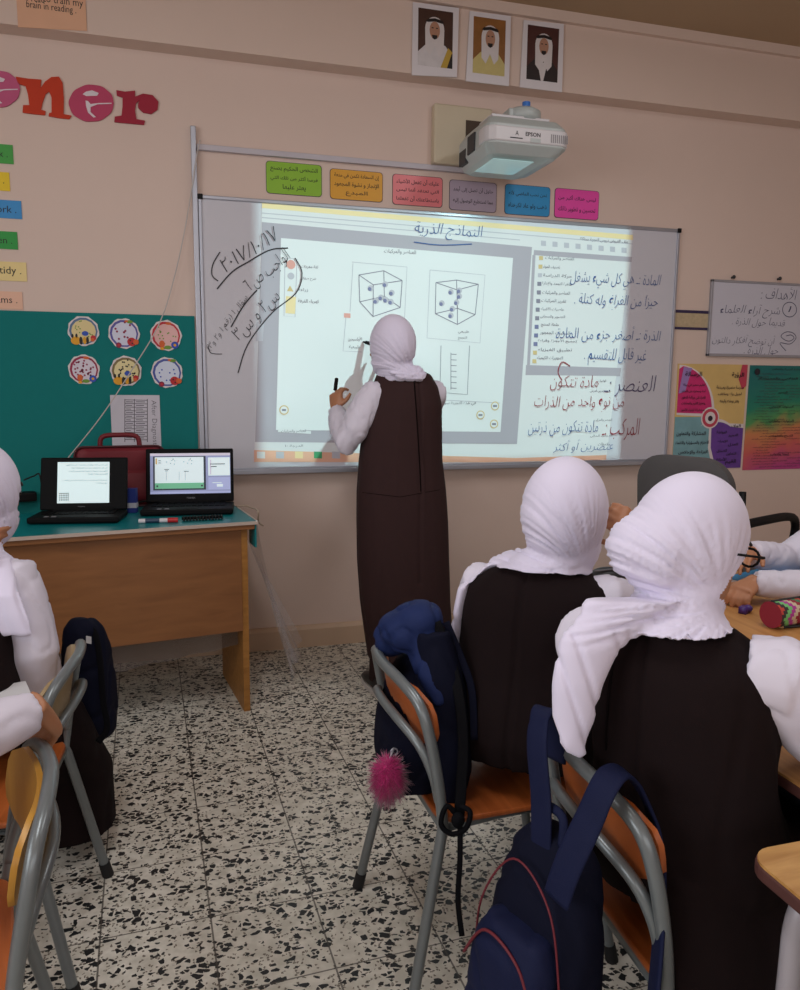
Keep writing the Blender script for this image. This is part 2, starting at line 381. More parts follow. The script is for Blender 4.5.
# side tool strip, frames, answer boxes
cur(RULE)
for pts in ([(285, 258), (297, 259), (295, 317), (284, 316), (285, 258)], [(352, 262), (407, 267), (404, 330)], [(430, 270), (485, 275), (480, 343), (427, 338), (430, 270)],
            [(353, 263), (350, 312)], [(346, 316), (343, 351), (362, 352)], [(443, 400), (500, 403)]): wstroke(q, pts, .003, L1, False)
cur(ROSE); wdisc(q, W(291, 264.5, L1+.0002), .02); wquad(q, [(344, 313), (350.5, 313.5), (350.5, 318), (344, 317.5)], L1+.0002)
cur(RULE); wdisc(q, W(291, 276, L1+.0002), .015)
cur(GOLD); wquad(q, [(287, 291), (293.5, 291.5), (290, 285.5)], L1+.0002)
cur(CREAM); wquad(q, [(286, 296), (296, 297), (295, 314), (285.5, 313)], L1+.0001)
cur(LN)
def cube(P, s):
    for a, b in s: wstroke(q, [P[a], P[b]], .0038, L1+.0003, False)
z6 = lambda x, y: (200+x/3.536, 200+y/3.536); z7 = lambda x, y: (400+x/3.536, 200+y/3.536)
E8 = [(0, 1), (1, 2), (2, 3), (3, 0), (4, 5), (5, 6), (6, 7), (7, 4), (0, 4), (1, 5), (2, 6), (3, 7)]
cube([z6(562, 265), z6(650, 250), z6(715, 285), z6(613, 300), z6(565, 360), z6(652, 340), z6(708, 380), z6(612, 412)], E8)
cube([z7(127, 292), z7(200, 283), z7(277, 298), z7(203, 318), z7(125, 402), z7(203, 383), z7(266, 405), z7(203, 440)], E8)
for P in ([z7(145, 515), z7(141, 680), z7(238, 688), z7(246, 515)], [z7(180, 540), z7(180, 670)]): wstroke(q, P, .003, L1+.0003, False)
for k in range(7): wstroke(q, [z7(180, 545+20*k), z7(200, 546+20*k)], .003, L1+.0003, False)
for x, y in ((603, 312), (655, 298), (678, 328), (622, 357), (640, 345), (657, 353), (675, 360)):
    cur(RULE); wdisc(q, W(*z6(x, y), L1+.0005), .014, 12); cur(BALL); wdisc(q, W(*z6(x-3, y+3), L1+.0007), .009, 10)
for x, y in ((180, 325), (210, 320), (210, 340), (148, 365), (200, 362), (185, 385), (180, 408)):
    cur(RULE); wdisc(q, W(*z7(x, y), L1+.0005), .014, 12); cur(BALL); wdisc(q, W(*z7(x-3, y+3), L1+.0007), .009, 10)
for x, y in ((284, 410), (495, 406), (480.5, 415), (494, 424)):
    cur(GOLD); wdisc(q, W(x, y, L1+.0003), .022); cur(PG); wdisc(q, W(x, y, L1+.0005), .017); cur(LN); wquad(q, [(x-2, y-1), (x+2, y-1), (x+2, y+1), (x-2, y+1)], L1+.0007)
# sidebar rows
for k in range(13):
    y = 256+k*8.6; x = 541-k*.55
    cur((GOLD, GOLD, RULE, LN, LN, LN, LN, LN, BALL, BALL, BALL, GOLD, GOLD)[k]); wquad(q, [(x-2, y), (x+2, y), (x+2, y+4), (x-2, y+4)], L1)
for k in range(8): cur(RULE); x = 541+k*11.5; wquad(q, [(x, 240.5+k), (x+5, 240.9+k), (x+5, 246+k), (x, 245.6+k)], L1)
pic = q.build('projected_picture', pm, wb)
q = MB()
for s, x0, x1, y, h in (('العناصر والمركبات', 384, 416, 252, 5), ('لغة مفردات', 301, 318, 267, 4), ('شرح صفاتي', 300, 316, 279, 4), ('زراعة', 298, 308, 290, 4), ('كهرباء الغرفة', 298, 319, 301.5, 4.5),
        ('الأوكسيجين', 348, 362, 339, 5), ('طبيعية', 349, 360, 347, 4), ('العناصر والمركبات', 281, 306, 431.2, 3.4), ('الدرجة ١٠', 285, 303, 446, 3), ('طبيعي', 458, 469, 332, 4), ('التجمع', 458, 467, 338, 4), ('في هذه التجربة سوف', 440, 476, 403.5, 4.5),
        ('العناصر والمركبات', 545, 574, 258.5, 4), ('تصنيف المواد', 543, 560, 267, 4), ('حركة الدراسة', 543, 572, 276, 4), ('ظاهرة التمدد والإدارة', 542, 572, 284, 4), ('العناصر والمركبات', 542, 570, 293, 4),
        ('تقرير المركبات', 541, 566, 301, 4), ('خاصيات الأشياء', 541, 564, 309, 4), ('التصوير والسحابي', 540, 565, 317, 4), ('خلطة المنتج', 541, 559, 325, 4), ('المركبات الجمهور', 540, 570, 333, 4),
        ('تجميع الأجهزة وقراءة', 538, 577, 341, 4), ('تطبيق الفيزياء', 538, 572, 350, 4), ('التجهيزات الكيمياء', 537, 563, 358, 4), ('الواجبات', 598, 606, 381, 3), ('تمرين الدرس', 590, 604, 391, 3), ('العنصر والمركب', 594, 612, 420, 3), ('الدرس الحالي', 590, 612, 436, 3), ('ملاحظات', 598, 610, 444, 3), ('ملف العروض دروس التجربة محاكاة', 580, 628, 240.5, 4)):
    wtext(q, s, x0, x1, y, h, L1+.0004)
q.build('projected_text', mat('screen_text_grey', (112, 108, 122), .5, var=0), wb)
# handwriting in marker
ink_blue = mat('marker_blue', (44, 84, 146), .5, var=0); ink_black = mat('marker_black', (30, 30, 38), .5, var=0); ink_red = mat('marker_red', (150, 44, 60), .5, var=0)
LI = .0215
def hand(items, ink, strokes=(), name='handwritten_line', parent=None, d=LI):
    for it in items:
        q = MB(); s, x0, x1, y, h = it[:5]; r = math.radians(it[5]) if len(it) > 5 else 0
        wtext(q, s, x0, x1, y, h, d, r, .22, -.016, .0025); q.build(name, ink, parent)
    for p in strokes: q = MB(); wstroke(q, p[0], p[1]*.8, d); q.build('pen_stroke', ink, parent)
hand([('النماذج الذرية', 415, 483, 232, 17), ('المادة :ـ هي كل شيء يشغل', 570, 661, 281, 17), ('حيزاً من الفراغ وله كتلة .', 574, 658, 302, 17), ('الذرة :ـ أصغر جزء من المادة', 556, 661, 334, 17),
      ('غير قابل للتقسيم .', 584, 646, 357, 18), ('مادة تتكون من ذرتين', 528, 598, 428, 15), ('عنصرين أو أكثر', 553, 613, 446, 13)], ink_blue,
     [([(414, 242), (440, 245), (472, 244)], .006)], parent=wb)
hand([('العنصر :ـ', 604, 656, 386, 21)], mat('marker_faded_violet', (74, 62, 104), .5, var=0), parent=wb)
hand([('مادة تتكون', 550, 598, 383, 15), ('من نوع واحد من الذرات', 534, 624, 404, 17), ('المركب :ـ', 602, 640, 429, 22)], ink_red, [([(570, 366), (562, 362), (558, 372), (562, 380)], .006)], parent=wb)
hand([('٢٠١٧/١٠/١٧', 222, 278, 249, 14, 33), ('الواجب ص ٦', 247, 289, 271, 17, 40), ('سؤال ١ (رقم ١ و٢ و٣)', 208, 247, 323, 9, 54), ('س٢ و س٣', 236, 278, 316, 16, 46)], ink_black,
     [([(220, 252), (213, 264), (212, 275), (218, 281)], .006), ([(217, 289), (232, 272), (248, 262), (270, 250), (288, 248)], .007), ([(231, 327), (244, 305), (257, 290)], .007),
      ([(295, 258), (302, 273), (296, 293), (272, 313), (248, 344), (238, 373)], .006), ([(222, 354), (211, 353), (208, 346)], .004)], parent=wb)
# track around the board, left rail and upper rail
q = MB(); q.span((-.024, -.03, .70), (-.002, -.001, 2.33)); q.build('board_rail', m_alu, None, bevel=.003)
tag(bpy.data.objects['board_rail'], 'grey upright metal rail along the left edge of the whiteboard', 'rail')
q = MB(); q.span((.0, -.022, 2.238), (1.372, -.001, 2.262)); o = q.build('wall_trunking', mat('trunking_grey', (196, 190, 198), .5), None, bevel=.003)
tag(o, 'long grey cable trunking above the coloured cards', 'trunking')

# ------------------------------------------------------------------ coloured cards above the board
cards = [('green', (142, 192, 50), [(267, 160.4), (322, 166), (321, 197), (266, 192)], ['الشخص الحكيم يصنع', 'فرصا أكثر من تلك التي', 'يعثر عليها']),
         ('orange', (226, 164, 48), [(331, 168), (383, 173.4), (382, 202), (330, 198)], ['إن السعادة تكمن في متعة', 'الإنجاز و نشوة المجهود', 'المبدع']),
         ('coral pink', (238, 132, 138), [(393.5, 174.5), (443, 177.4), (441.7, 207), (392.5, 204)], ['عليك أن تفعل الأشياء', 'التي تعتقد أنها ليس', 'باستطاعتك أن تفعلها']),
         ('lilac grey', (182, 166, 184), [(450.3, 179.7), (497, 183.4), (495.7, 212.2), (449.5, 209.3)], ['حاول أن تصل إلى أبعد', 'مما تستطيع الوصول إليه']),
         ('blue', (50, 150, 208), [(506.4, 184), (550.4, 187.5), (549.5, 216), (504.4, 214)], ['نحن نحب الماضي لأنه', 'ذهب ولو عاد لكرهناه']),
         ('magenta', (240, 80, 176), [(556, 187.8), (599, 191.8), (598.4, 220), (554.4, 217)], ['ليس هناك أكبر من', 'تحسين و تطوير ذاتك'])]
m_ink = mat('printed_ink', (30, 28, 30), .6, var=0)
for nm, rgb, P, lines in cards:
    c = [W(x, y, .006) for x, y in P]
    x0 = (c[0].x+c[3].x)/2; x1 = (c[1].x+c[2].x)/2; z1 = (c[0].z+c[1].z)/2; z0 = (c[2].z+c[3].z)/2
    q = MB(); q.prism(rrect(x0, x1, z0, z1, -.004), (0, .003, 0)); o = q.build('quote_card', mat('card_'+nm, rgb, .4), None)
    tag(o, f'{nm} rounded quote card on the wall above the whiteboard', 'card', 'quote cards above the whiteboard')
    q = MB(); n = len(lines); h = (z1-z0)
    for i, s in enumerate(lines):
        q = MB(); put_text(q, s, V(((x0+x1)/2, -.0046, z1-h*(i+.75)/(n+.5))), (x1-x0)*(.42 if len(s) < 11 else .86), h*.2, EX, EZ, 0, 0, .006); q.build('lettering', m_ink, o)
    q = MB(); R = rrect(x0-.002, x1+.002, z0-.002, z1+.002, -.003); R2 = rrect(x0-.002, x1+.002, z0-.002, z1+.002, -.0005)
    q.rings([R, R2]); q.build('backing', mat('card_edge', (70, 60, 62), .5), o)

# ------------------------------------------------------------------ big cut-out letters
def cutout(name, pts, rgb, label, holes=()):
    P = [W(x/4, y/4, .008) for x, y in pts]; q = MB(); q.prism(P, (0, .006, 0))
    o = q.build(name, mat('felt_'+name, rgb, .8, var=.05, scale=40), None); tag(o, label, 'letter', 'cut-out letters on the wall')
    if holes:
        q = MB()
        for h in holes: q.prism([W(x/4, y/4, .010) for x, y in h], (0, .0015, 0))
        q.build('counter', mat('counter_white', (226, 214, 220), .8), o)
    return o
def wavy(c, rx, ry, n=60, amp=.012): return [(c[0]+rx*(1+amp*math.sin(i*5.3))*math.cos(6.2832*i/n), c[1]+ry*(1+amp*math.sin(i*5.3))*math.sin(6.2832*i/n)) for i in range(n)]
def e_letter(cx, cy, rgb, label):
    h1 = [(330, 376), (345, 366), (368, 361), (395, 372), (388, 383), (345, 384)]
    h2 = [(342, 402), (352, 404), (362, 416), (395, 412), (446, 411), (446, 415), (390, 417), (362, 428), (362, 448), (384, 468), (374, 470), (352, 450), (344, 424)]
    dx, dy = cx-365, cy-412
    return cutout('cutout_letter', wavy((cx, cy), 90, 74), rgb, label, [[(x+dx, y+dy) for x, y in h] for h in (h1, h2)])
e_letter(-10, 356, (196, 90, 130), 'pink cut-out letter e cropped by the picture edge')
MATS.pop('felt_cutout_letter')
cutout('cutout_letter', [(62, 306), (110, 314), (165, 318), (162, 352), (180, 326), (205, 308), (235, 306), (250, 330), (255, 390), (254, 456), (286, 462), (277, 476), (235, 472), (194, 464), (196, 452), (206, 450), (206, 390), (196, 366), (182, 376), (170, 410), (164, 438), (182, 444), (180, 460), (135, 456), (90, 450), (92, 420), (117, 420), (112, 380), (102, 344), (72, 334)], (196, 58, 28), 'orange red cut-out letter n on the wall')
MATS.pop('felt_cutout_letter')
e_letter(365, 412, (190, 70, 104), 'rose pink cut-out letter e between n and r')
MATS.pop('felt_cutout_letter')
cutout('cutout_letter', [(465, 360), (500, 366), (540, 362), (540, 386), (572, 374), (610, 380), (634, 406), (630, 438), (604, 456), (572, 450), (552, 430), (552, 412), (560, 400), (544, 412), (540, 440), (546, 476), (580, 482), (576, 499), (520, 494), (457, 488), (459, 466), (486, 462), (490, 425), (490, 390), (467, 382)], (160, 36, 58), 'crimson cut-out letter r ending the word on the wall')

# ------------------------------------------------------------------ word cards on the left, note at the top
wc = [('green', (70, 164, 70), 12.5, 145, 164, 'ck .'), ('yellow', (238, 204, 36), 9, 172.5, 191, 'ce .'), ('blue', (58, 146, 210), 21, 201, 219, 'work .'), ('dark green', (44, 156, 66), 17, 232, 249.5, 'listen .'), ('cream', (236, 212, 146), 26, 262.5, 281.5, 'be tidy .'), ('peach', (234, 186, 160), 22, 292, 309.5, 'teams .')]
for nm, rgb, x1, y0, y1, s in wc:
    a = W(x1, y0, .004); b = W(x1-1, y1, .004)
    q = MB(); q.prism([V((a.x-.42, -.004, a.z)), V((a.x, -.004, a.z)), V((a.x, -.004, b.z)), V((a.x-.42, -.004, b.z))], (0, .003, 0)); o = q.build('word_card', mat('wordcard_'+nm, rgb, .6), None)
    tag(o, f'{nm} word card in the column above the green noticeboard', 'card', 'word cards in a column on the wall')
    q = MB(); vs, fs = glyphs(s); w = max(v[0] for v in vs)-min(v[0] for v in vs); h = (a.z-b.z)
    wd_ = w*h*.55*(.9 if len(s) < 5 else 1); put_text(q, s, V((a.x-.02-wd_/2, -.0046, (a.z+b.z)/2)), wd_, None, EX, EZ); q.build('lettering', m_ink, o)
a, b = W(18, 27, .104), W(87, 32, .104)
q = MB(); q.prism([V((a.x, -.104, a.z+.22)), V((b.x, -.104, a.z+.22)), V((b.x, -.104, b.z+.004)), V((a.x, -.104, a.z))], (0, .002, 0)); o = q.build('notice_paper', mat('peach_paper', (226, 176, 144), .7), None)
tag(o, 'peach paper notice about reading on the beam at the top', 'paper')
q = MB(); wtext(q, 'to train my', 43, 83, 2, 9, .1046); wtext(q, 'brain in reading .', 26.5, 76, 8, 9, .1046); wtext(q, 'I read', 27, 44, -2, 8, .1046); q.build('lettering', m_ink, o)

# ------------------------------------------------------------------ green noticeboard
a = W(196, 317, .004); zt = 1.547
gb = MB(); gb.span((-2.3, -.010, .66), (-.03, -.001, zt)); nb = gb.build('noticeboard', mat('teal_felt', (0, 118, 116), .9, var=.05, scale=30, bump=.2, bscale=500), None)
tag(nb, 'teal green noticeboard on the wall behind the laptops', 'noticeboard')
badge = [((83.4, 331), (226, 206, 150), (92, 116, 150), 'bee', 'cream bee badge with a blue flower, top row of the noticeboard'), ((124, 333.5), (214, 214, 232), (92, 84, 160), 'bug', 'white ladybird badge with purple rim and berries, top row'), ((166, 335.5), (232, 184, 180), (196, 44, 60), 'flower', 'pink badge with red rim on the noticeboard'),
         ((84, 369.5), (220, 210, 222), (150, 28, 70), 'flower', 'white badge with maroon rim and many dark dots'), ((126, 371), (230, 214, 160), (128, 108, 70), 'bee', 'cream bee badge full of dots, lower row of the noticeboard'), ((167, 372.5), (214, 220, 238), (74, 86, 160), 'bug', 'white ladybird badge with blue rim, lower row')]
bc = {k: mat('badge_'+k, v, .6, var=0) for k, v in dict(white=(222, 214, 214), yellow=(226, 160, 30), black=(30, 26, 26), red=(190, 34, 40), green=(110, 150, 50), blue=(46, 80, 180), orange=(214, 96, 40), maroon=(140, 30, 70)).items()}
for k, ((px, py), rgb, rim, kind, lab) in enumerate(badge):
    c = W(px, py, .0145); R = W(px+14.2, py, .0145).x-c.x
    ms = [bc['white'], mat('badge_rim%d' % k, rim, .6, var=0), mat('badge_face%d' % k, rgb, .6, var=0)] + [bc[x] for x in ('yellow', 'black', 'red', 'green', 'blue', 'orange', 'maroon')]
    q = MB(); n = 26
    prof = [c+EX*R*1.1*(1+.04*math.sin(i*4.1+k))*math.cos(6.2832*i/n)+EZ*R*1.1*(1+.04*math.sin(i*4.1+k))*math.sin(6.2832*i/n) for i in range(n)]
    q.prism(prof, (0, .003, 0))
    def dd(x, z, r, col, lay, rz=None): q.cur = col; wdisc(q, c+V((x*R, -.0004*lay, z*R)), r*R, 14, (rz or r)*R)
    dd(0, 0, 1, 1, 1); dd(.02, -.02, .86, 2, 2)
    rnd = random.Random(k)
    for i in range((14, 9, 14, 34, 26, 8)[k]):
        an, rr = rnd.random()*6.28, math.sqrt(rnd.random())*.72
        dd(rr*math.cos(an), rr*math.sin(an)+.12, (.05, .08, .05, .07, .06, .06)[k], (6, 9, 6, 9, 4, 7)[k], 3)
    if kind == 'bee':
        dd(-.55, -.72, .36, 3, 4, .3); dd(-.2, -.72, .12, 4, 5, .3); dd(.06, -.7, .12, 3, 5, .28); dd(.26, -.68, .1, 4, 5, .28); dd(-.78, -.38, .08, 4, 4, .16); dd(-.5, -.36, .08, 4, 4, .16)
        dd(.12, -.18, .24, 7, 4, .18); dd(.68, -.5, .2, 5, 4); dd(.62, -.64, .14, 8, 5)
    elif kind == 'bug':
        dd(.52, -.6, .32, 5, 4); dd(.82, -.6, .2, 8, 5); dd(.42, -.5, .06, 4, 6); dd(.56, -.72, .06, 4, 6); dd(-.4, -.85, .2, 9, 4); dd(-.4, -.85, .09, 5, 5); dd(.42, .86, .24, 6, 4, .12); dd(.2, .9, .12, 8, 5, .08)
    else:
        dd(-.3, -.62, .2, 8, 4, .26); dd(.1, -.86, .26, 6, 4, .14); dd(.6, -.68, .26, 7, 4); dd(.6, -.68, .1, 3, 5); dd(.2, .86, .22, 8, 4, .1); dd(-.3, -.95, .14, 3, 5, .1)
    o = q.build('picture_badge', ms, None); tag(o, lab, 'badge', 'round badges on the noticeboard')
a, b = W(110, 395, .0125), W(161.5, 450, .0125); zb = .99
q = MB(); q.span((a.x, -.0125, zb-.06), (b.x, -.0112, a.z)); o = q.build('paper_sheet', mat('white_paper', (206, 202, 212), .7, var=.02), None); tag(o, 'white paper headed After Diagnostic, pinned sideways behind the red bag', 'paper')
q = MB(); t = W(154, 425, .0130); put_text(q, 'After Diagnostic', V((t.x, -.013, t.z)), .215, .027, EX, EZ, -math.pi/2, 0, -.01)
for k in range(12): wquad(q, [(124.5, 399.5+k*3.6), (147.5, 400+k*3.6), (147.5, 400.6+k*3.6), (124.5, 400.1+k*3.6)], .013)
for x in (124.5, 134, 147): wquad(q, [(x, 399), (x+.7, 399), (x+.7, 442), (x, 442)], .013)
for k in range(11):
    for x0, x1 in ((126, 133), (136, 145)): wquad(q, [(x0, 401.4+k*3.6), (x1-(k % 3), 401.6+k*3.6), (x1-(k % 3), 402.3+k*3.6), (x0, 402.1+k*3.6)], .013)
q.build('lettering', mat('grey_ink', (84, 80, 88), .6, var=0), o)

# ------------------------------------------------------------------ portraits on the beam
m_phw = mat('photo_white', (224, 218, 222), .5, var=.01)
por = [([(413, 2), (459, 8), (457, 77), (412, 75)], (70, 44, 34), (210, 204, 206), (190, 156, 60), 'portrait of a person in white headdress and gold-edged dark cloak, hung nearest the room corner'), ([(470, 11), (511, 16), (509, 86), (466, 81)], (140, 92, 44), (200, 184, 120), (214, 206, 204), 'portrait of a person in pale yellow robe on brown backdrop, the middle of three'),
       ([(524, 20), (564, 24), (562, 92), (520, 87)], (74, 38, 34), (40, 30, 32), (214, 206, 206), 'portrait of a person in dark robe before red drapery, above the projector')]
por[0] = por[0][:4]+('portrait of a person in white headdress and gold-edged cloak, first of three on the beam',)
for k, (P, bg, robe, acc, lab) in enumerate(por):
    c = [W(x, y, .112) for x, y in P]; q = MB(); q.prism(c, (0, .006, 0)); o = q.build('portrait_photo', m_phw, None); tag(o, lab, 'photo', 'portraits on the beam')
    x0, x1 = (c[0].x+c[3].x)/2, (c[1].x+c[2].x)/2; z1, z0 = (c[0].z+c[1].z)/2, (c[2].z+c[3].z)/2; w = x1-x0; h = z1-z0
    ms = [mat('pbg%d' % k, bg, .5, var=.4, scale=20), mat('probe%d' % k, robe, .5, var=.12, scale=40), mat('pacc%d' % k, acc, .5), mat('pskin', (176, 130, 106), .5), mat('pblack', (30, 24, 24), .5), mat('pwhite', (214, 206, 206), .5, var=.06, scale=40)]
    q = MB()
    def pl(pts, col, lay): q.cur = col; q.add([V((x0+w*a, -.112-.0004*lay, z0+h*b)) for a, b in pts], [tuple(range(len(pts)))])
    pl([(.12, .13), (.88, .13), (.88, .93), (.12, .93)], 0, 1)
    pl([(.12, .13), (.88, .13), (.88, .3), (.72, .44), (.5, .5), (.3, .44), (.12, .32)], 1, 2)
    if k == 0: pl([(.88, .13), (.62, .13), (.78, .42), (.88, .36)], 2, 3); pl([(.88, .13), (.76, .13), (.86, .34), (.88, .34)], 4, 4)
    if k == 2: pl([(.38, .4), (.62, .4), (.53, .13), (.47, .13)], 5, 3)
    hx = .48 if k == 0 else .52; hz = .66
    pl([(hx+.21*math.cos(t*.314+.0)*(1.0), hz+.17*math.sin(t*.314)) for t in range(0, 11)]+[(hx-.2, .36), (hx-.1, .28), (hx, .42), (hx+.1, .28), (hx+.2, .36)], 5, 4)
    pl([(hx+.115*math.cos(t*.393), hz-.02+.125*math.sin(t*.393)) for t in range(16)], 3, 5)
    pl([(hx-.2, .76), (hx-.16, .79), (hx, .81), (hx+.16, .79), (hx+.2, .76), (hx+.16, .745), (hx, .765), (hx-.16, .745)], 4, 6)
    pl([(hx-.06, .575), (hx+.06, .575), (hx+.05, .53), (hx, .51), (hx-.05, .53)], 4, 6)
    for s in (-1, 1): pl([(hx+s*.025, .665), (hx+s*.07, .665), (hx+s*.07, .68), (hx+s*.025, .68)], 4, 6)
    q.build('picture', ms, o)

# ------------------------------------------------------------------ projector
m_pw = mat('projector_white', (205, 200, 202), .35, var=.02); m_pg = mat('projector_grey', (176, 182, 180), .4, var=.02); m_dk = mat('vent_dark', (50, 50, 52), .6)
pj = empty('projector', (1.3, 0, 2.3)); tag(pj, 'white short-throw projector on a wall arm above the whiteboard', 'projector')
A = W(482, 126, .52); B = W(568, 137, .52); C_ = W(486, 149, .52)
X0, X1, ZT, ZB = A.x+.022, B.x+.012, 2.298, 2.232
def prect(x0, x1, y0, y1, z, r=.03, n=4):
    return [V((v.x, v.z, z)) for v in rrect(x0, x1, y0, y1, 0, r, n)]
q = MB(); q.rings([prect(X0+.03, X1-.03, -.48, -.18, ZT+.045, .03), prect(X0+.006, X1-.006, -.515, -.15, ZT+.01, .04), prect(X0+.004, X1-.004, -.518, -.15, ZB, .04), prect(X0+.03, X1-.04, -.49, -.15, ZB-.035, .04), prect(X0+.05, X1-.09, -.44, -.18, ZB-.05, .03)])
q.build('body', m_pg, pj, smooth=False, bevel=.004)
q = MB(); q.rings([prect(X0, X1, -.522, -.40, ZT, .04), prect(X0, X1, -.522, -.40, ZB+.006, .04)]); q.build('front_band', m_pw, pj, bevel=.006)
q = MB(); put_text(q, 'EPSON', V(((X0+X1)/2+.015, -.5228, ZT-.026)), .066, .016, EX, EZ, 0, 0, .02)
put_text(q, 'A', V((X0+.13, -.5228, ZT-.026)), .014, .018, EX, EZ); q.add([V((X0+.10, -.5228, ZT-.047)), V((X0+.155, -.5228, ZT-.047)), V((X0+.155, -.5228, ZT-.043)), V((X0+.10, -.5228, ZT-.043))], [(0, 1, 2, 3)])
q.build('lettering', m_ink, pj)
q = MB()
for i in range(9): q.span((X1-.09+i*.009, -.5235, ZB+.016), (X1-.086+i*.009, -.521, ZT-.018))
q.build('speaker_grille', mat('grille_grey', (140, 136, 138), .6), pj)
q = MB(); q.span((X0+.19, -.5235, ZB+.01), (X0+.235, -.521, ZB+.026)); q.build('sensor_window', m_pg, pj)
q = MB(); q.span((X0-.002, -.38, ZB+.0), (X0+.012, -.30, ZB+.075)); q.span((X0+.002, -.27, ZB-.02), (X0+.03, -.19, ZB+.04)); q.build('side_vent', m_dk, pj, bevel=.003)
q = MB(); q.span((X0+.05, -.47, ZB-.0515), (X1-.14, -.26, ZB-.0495)); q.build('lens_window', mat('lens_glass', (168, 200, 200), .15, emit=.35), pj)
pp = [W(431, 107), W(431, 163)]
q = MB(); q.span((1.048, -.05, 2.262), (1.33, -.001, 2.522)); q.build('wall_plate', mat('plate_cream', (206, 192, 166), .5), pj, bevel=.008)
q = MB(); q.span((1.2, -.053, 2.37), (1.285, -.049, 2.46)); q.build('plate_opening', mat('opening_brown', (74, 58, 46), .7), pj)
q = MB(); q.span((1.25, -.43, 2.365), (1.34, -.02, 2.40)); q.build('arm', m_pg, pj, bevel=.006)
q = MB(); q.span((1.16, -.46, 2.348), (1.42, -.32, 2.360)); q.build('mount_plate', m_pw, pj, bevel=.003)
q = MB(); q.tube([(1.33, -.39, 2.355), (1.33, -.39, 2.395), (1.33, -.39, 2.41)], [.075, .075, .05], 20); q.build('mount_disc', m_pg, pj, True, bevel=0)
q = MB(); q.tube([(1.33, -.42, 2.41), (1.33, -.42, 2.43)], .017, 10); q.build('blue_knob', mat('knob_blue', (56, 112, 190), .5), pj)
q = MB()
for x in (1.25, 1.3, 1.36, 1.41): q.tube([(x, -.42, 2.325), (x, -.42, 2.352)], .011, 8)
q.ell((1.475, -.42, 2.335), (.016, .016, .016)); q.tube([(1.40, -.42, 2.345), (1.44, -.43, 2.325), (1.475, -.42, 2.335)], .006, 8); q.build('adjuster_screw', m_dk, pj, True)

# ------------------------------------------------------------------ right-hand wall: small whiteboard, border strip, posters
sb = empty('small_whiteboard', (2.9, 0, 1.42)); tag(sb, 'small whiteboard with handwritten lesson goals right of the big board', 'whiteboard')
q = MB(); q.span((2.615, -.014, 1.43), (3.62, -.002, 1.808)); q.build('writing_surface', mat('whiteboard_small', (206, 204, 216), .35, var=.03, scale=4), sb)
q = MB(); q.span((2.604, -.018, 1.42), (3.63, -.002, 1.434)); q.span((2.604, -.018, 1.804), (3.63, -.002, 1.817)); q.span((2.604, -.018, 1.42), (2.617, -.002, 1.817)); q.span((3.617, -.018, 1.42), (3.63, -.002, 1.817)); q.build('frame', m_alu, sb, bevel=.002)
circ = lambda cx, cy, r, n=14, k=1: [(cx+r*math.cos(i*6.2832/n), cy+r*1.05*math.sin(i*6.2832/n)) for i in range(n*k+1)]
hand([('الأهداف :', 761, 797, 293, 13), ('شرح آراء العلماء', 720, 780, 311, 14), ('١', 788.5, 791, 309.5, 6), ('قديماً حول الذرة .', 732, 785, 322.5, 10), ('أن توضح أفكار دالتون', 712, 776, 341, 12), ('حول الذرة .', 744, 778, 351.5, 10)], mat('marker_blue_dark', (50, 52, 92), .5, var=0),
     [(circ(789.6, 309.6, 7), .005), ([(786, 336), (791, 335), (794, 338), (790, 341), (785, 340), (781, 336), (786, 332), (793, 333), (796, 338), (790, 344), (780, 343), (786, 351)], .005)], parent=sb, d=.0146)
for x, y in ((733, 277.5), (779, 279)):
    a = W(x, y, .01); q = MB(); q.tube([V((a.x, 0, a.z)), V((a.x, -.018, a.z+.002))], .006, 8); q.ell((a.x, -.018, a.z+.002), (.01, .006, .01)); o = q.build('wall_nail', m_dk, None, True)
    tag(o, 'dark nail above the left part of the small whiteboard' if x < 750 else 'dark nail above the middle of the small whiteboard', 'nail')
q = MB(); q.span((2.39, -.004, 1.568), (2.604, -.001, 1.640)); o = q.build('border_strip', mat('border_cream', (190, 170, 138), .6, var=.25, scale=60), None); tag(o, 'cream patterned border strip with purple edges between the two whiteboards', 'border strip')
q = MB(); q.span((2.39, -.005, 1.640), (2.604, -.001, 1.655)); q.span((2.39, -.005, 1.555), (2.604, -.001, 1.568)); q.build('edge_stripe', mat('border_purple', (52, 40, 76), .6), o)
# vision poster
PX = lambda x, y: (660+x/5.714, 350+y/5.714)
q = MB(); x0, x1, z0, z1 = 2.437, 2.876, .815, 1.378; q.span((x0, -.004, z0), (x1, -.001, z1)); po = q.build('vision_poster', mat('poster_yellow', (218, 184, 116), .5, var=.12, scale=9), None); tag(po, 'four-colour school poster in pink, yellow, purple and blue petals', 'poster')
w = x1-x0; h = z1-z0
ms = [mat('poster_pink', (206, 42, 112), .5, var=.25, scale=14), mat('poster_purple', (104, 62, 150), .5, var=.25, scale=14), mat('poster_teal', (124, 168, 176), .5, var=.25, scale=14), mat('poster_white', (226, 214, 214), .5), mat('poster_red', (196, 66, 88), .5), mat('poster_lilac', (160, 130, 190), .5)]
q = MB()
def pz(pts, col, lay): q.cur = col; q.add([V((x0+w*a, -.004-.0005*lay, z0+h*b)) for a, b in pts], [tuple(range(len(pts)))])
arc = lambda cx, cz, rx, rz, a0, a1, n=14: [(cx+rx*math.cos(math.radians(a0+(a1-a0)*i/n)), cz+rz*math.sin(math.radians(a0+(a1-a0)*i/n))) for i in range(n+1)]
pz([(0.02, .52)]+[(.5, .5)]+arc(.02, .52, .54, .47, 3, 90), 3, 1); pz([(.02, .54)]+[(.46, .53)]+arc(.02, .54, .5, .44, 3, 84)+[(.02, .95)], 0, 2)
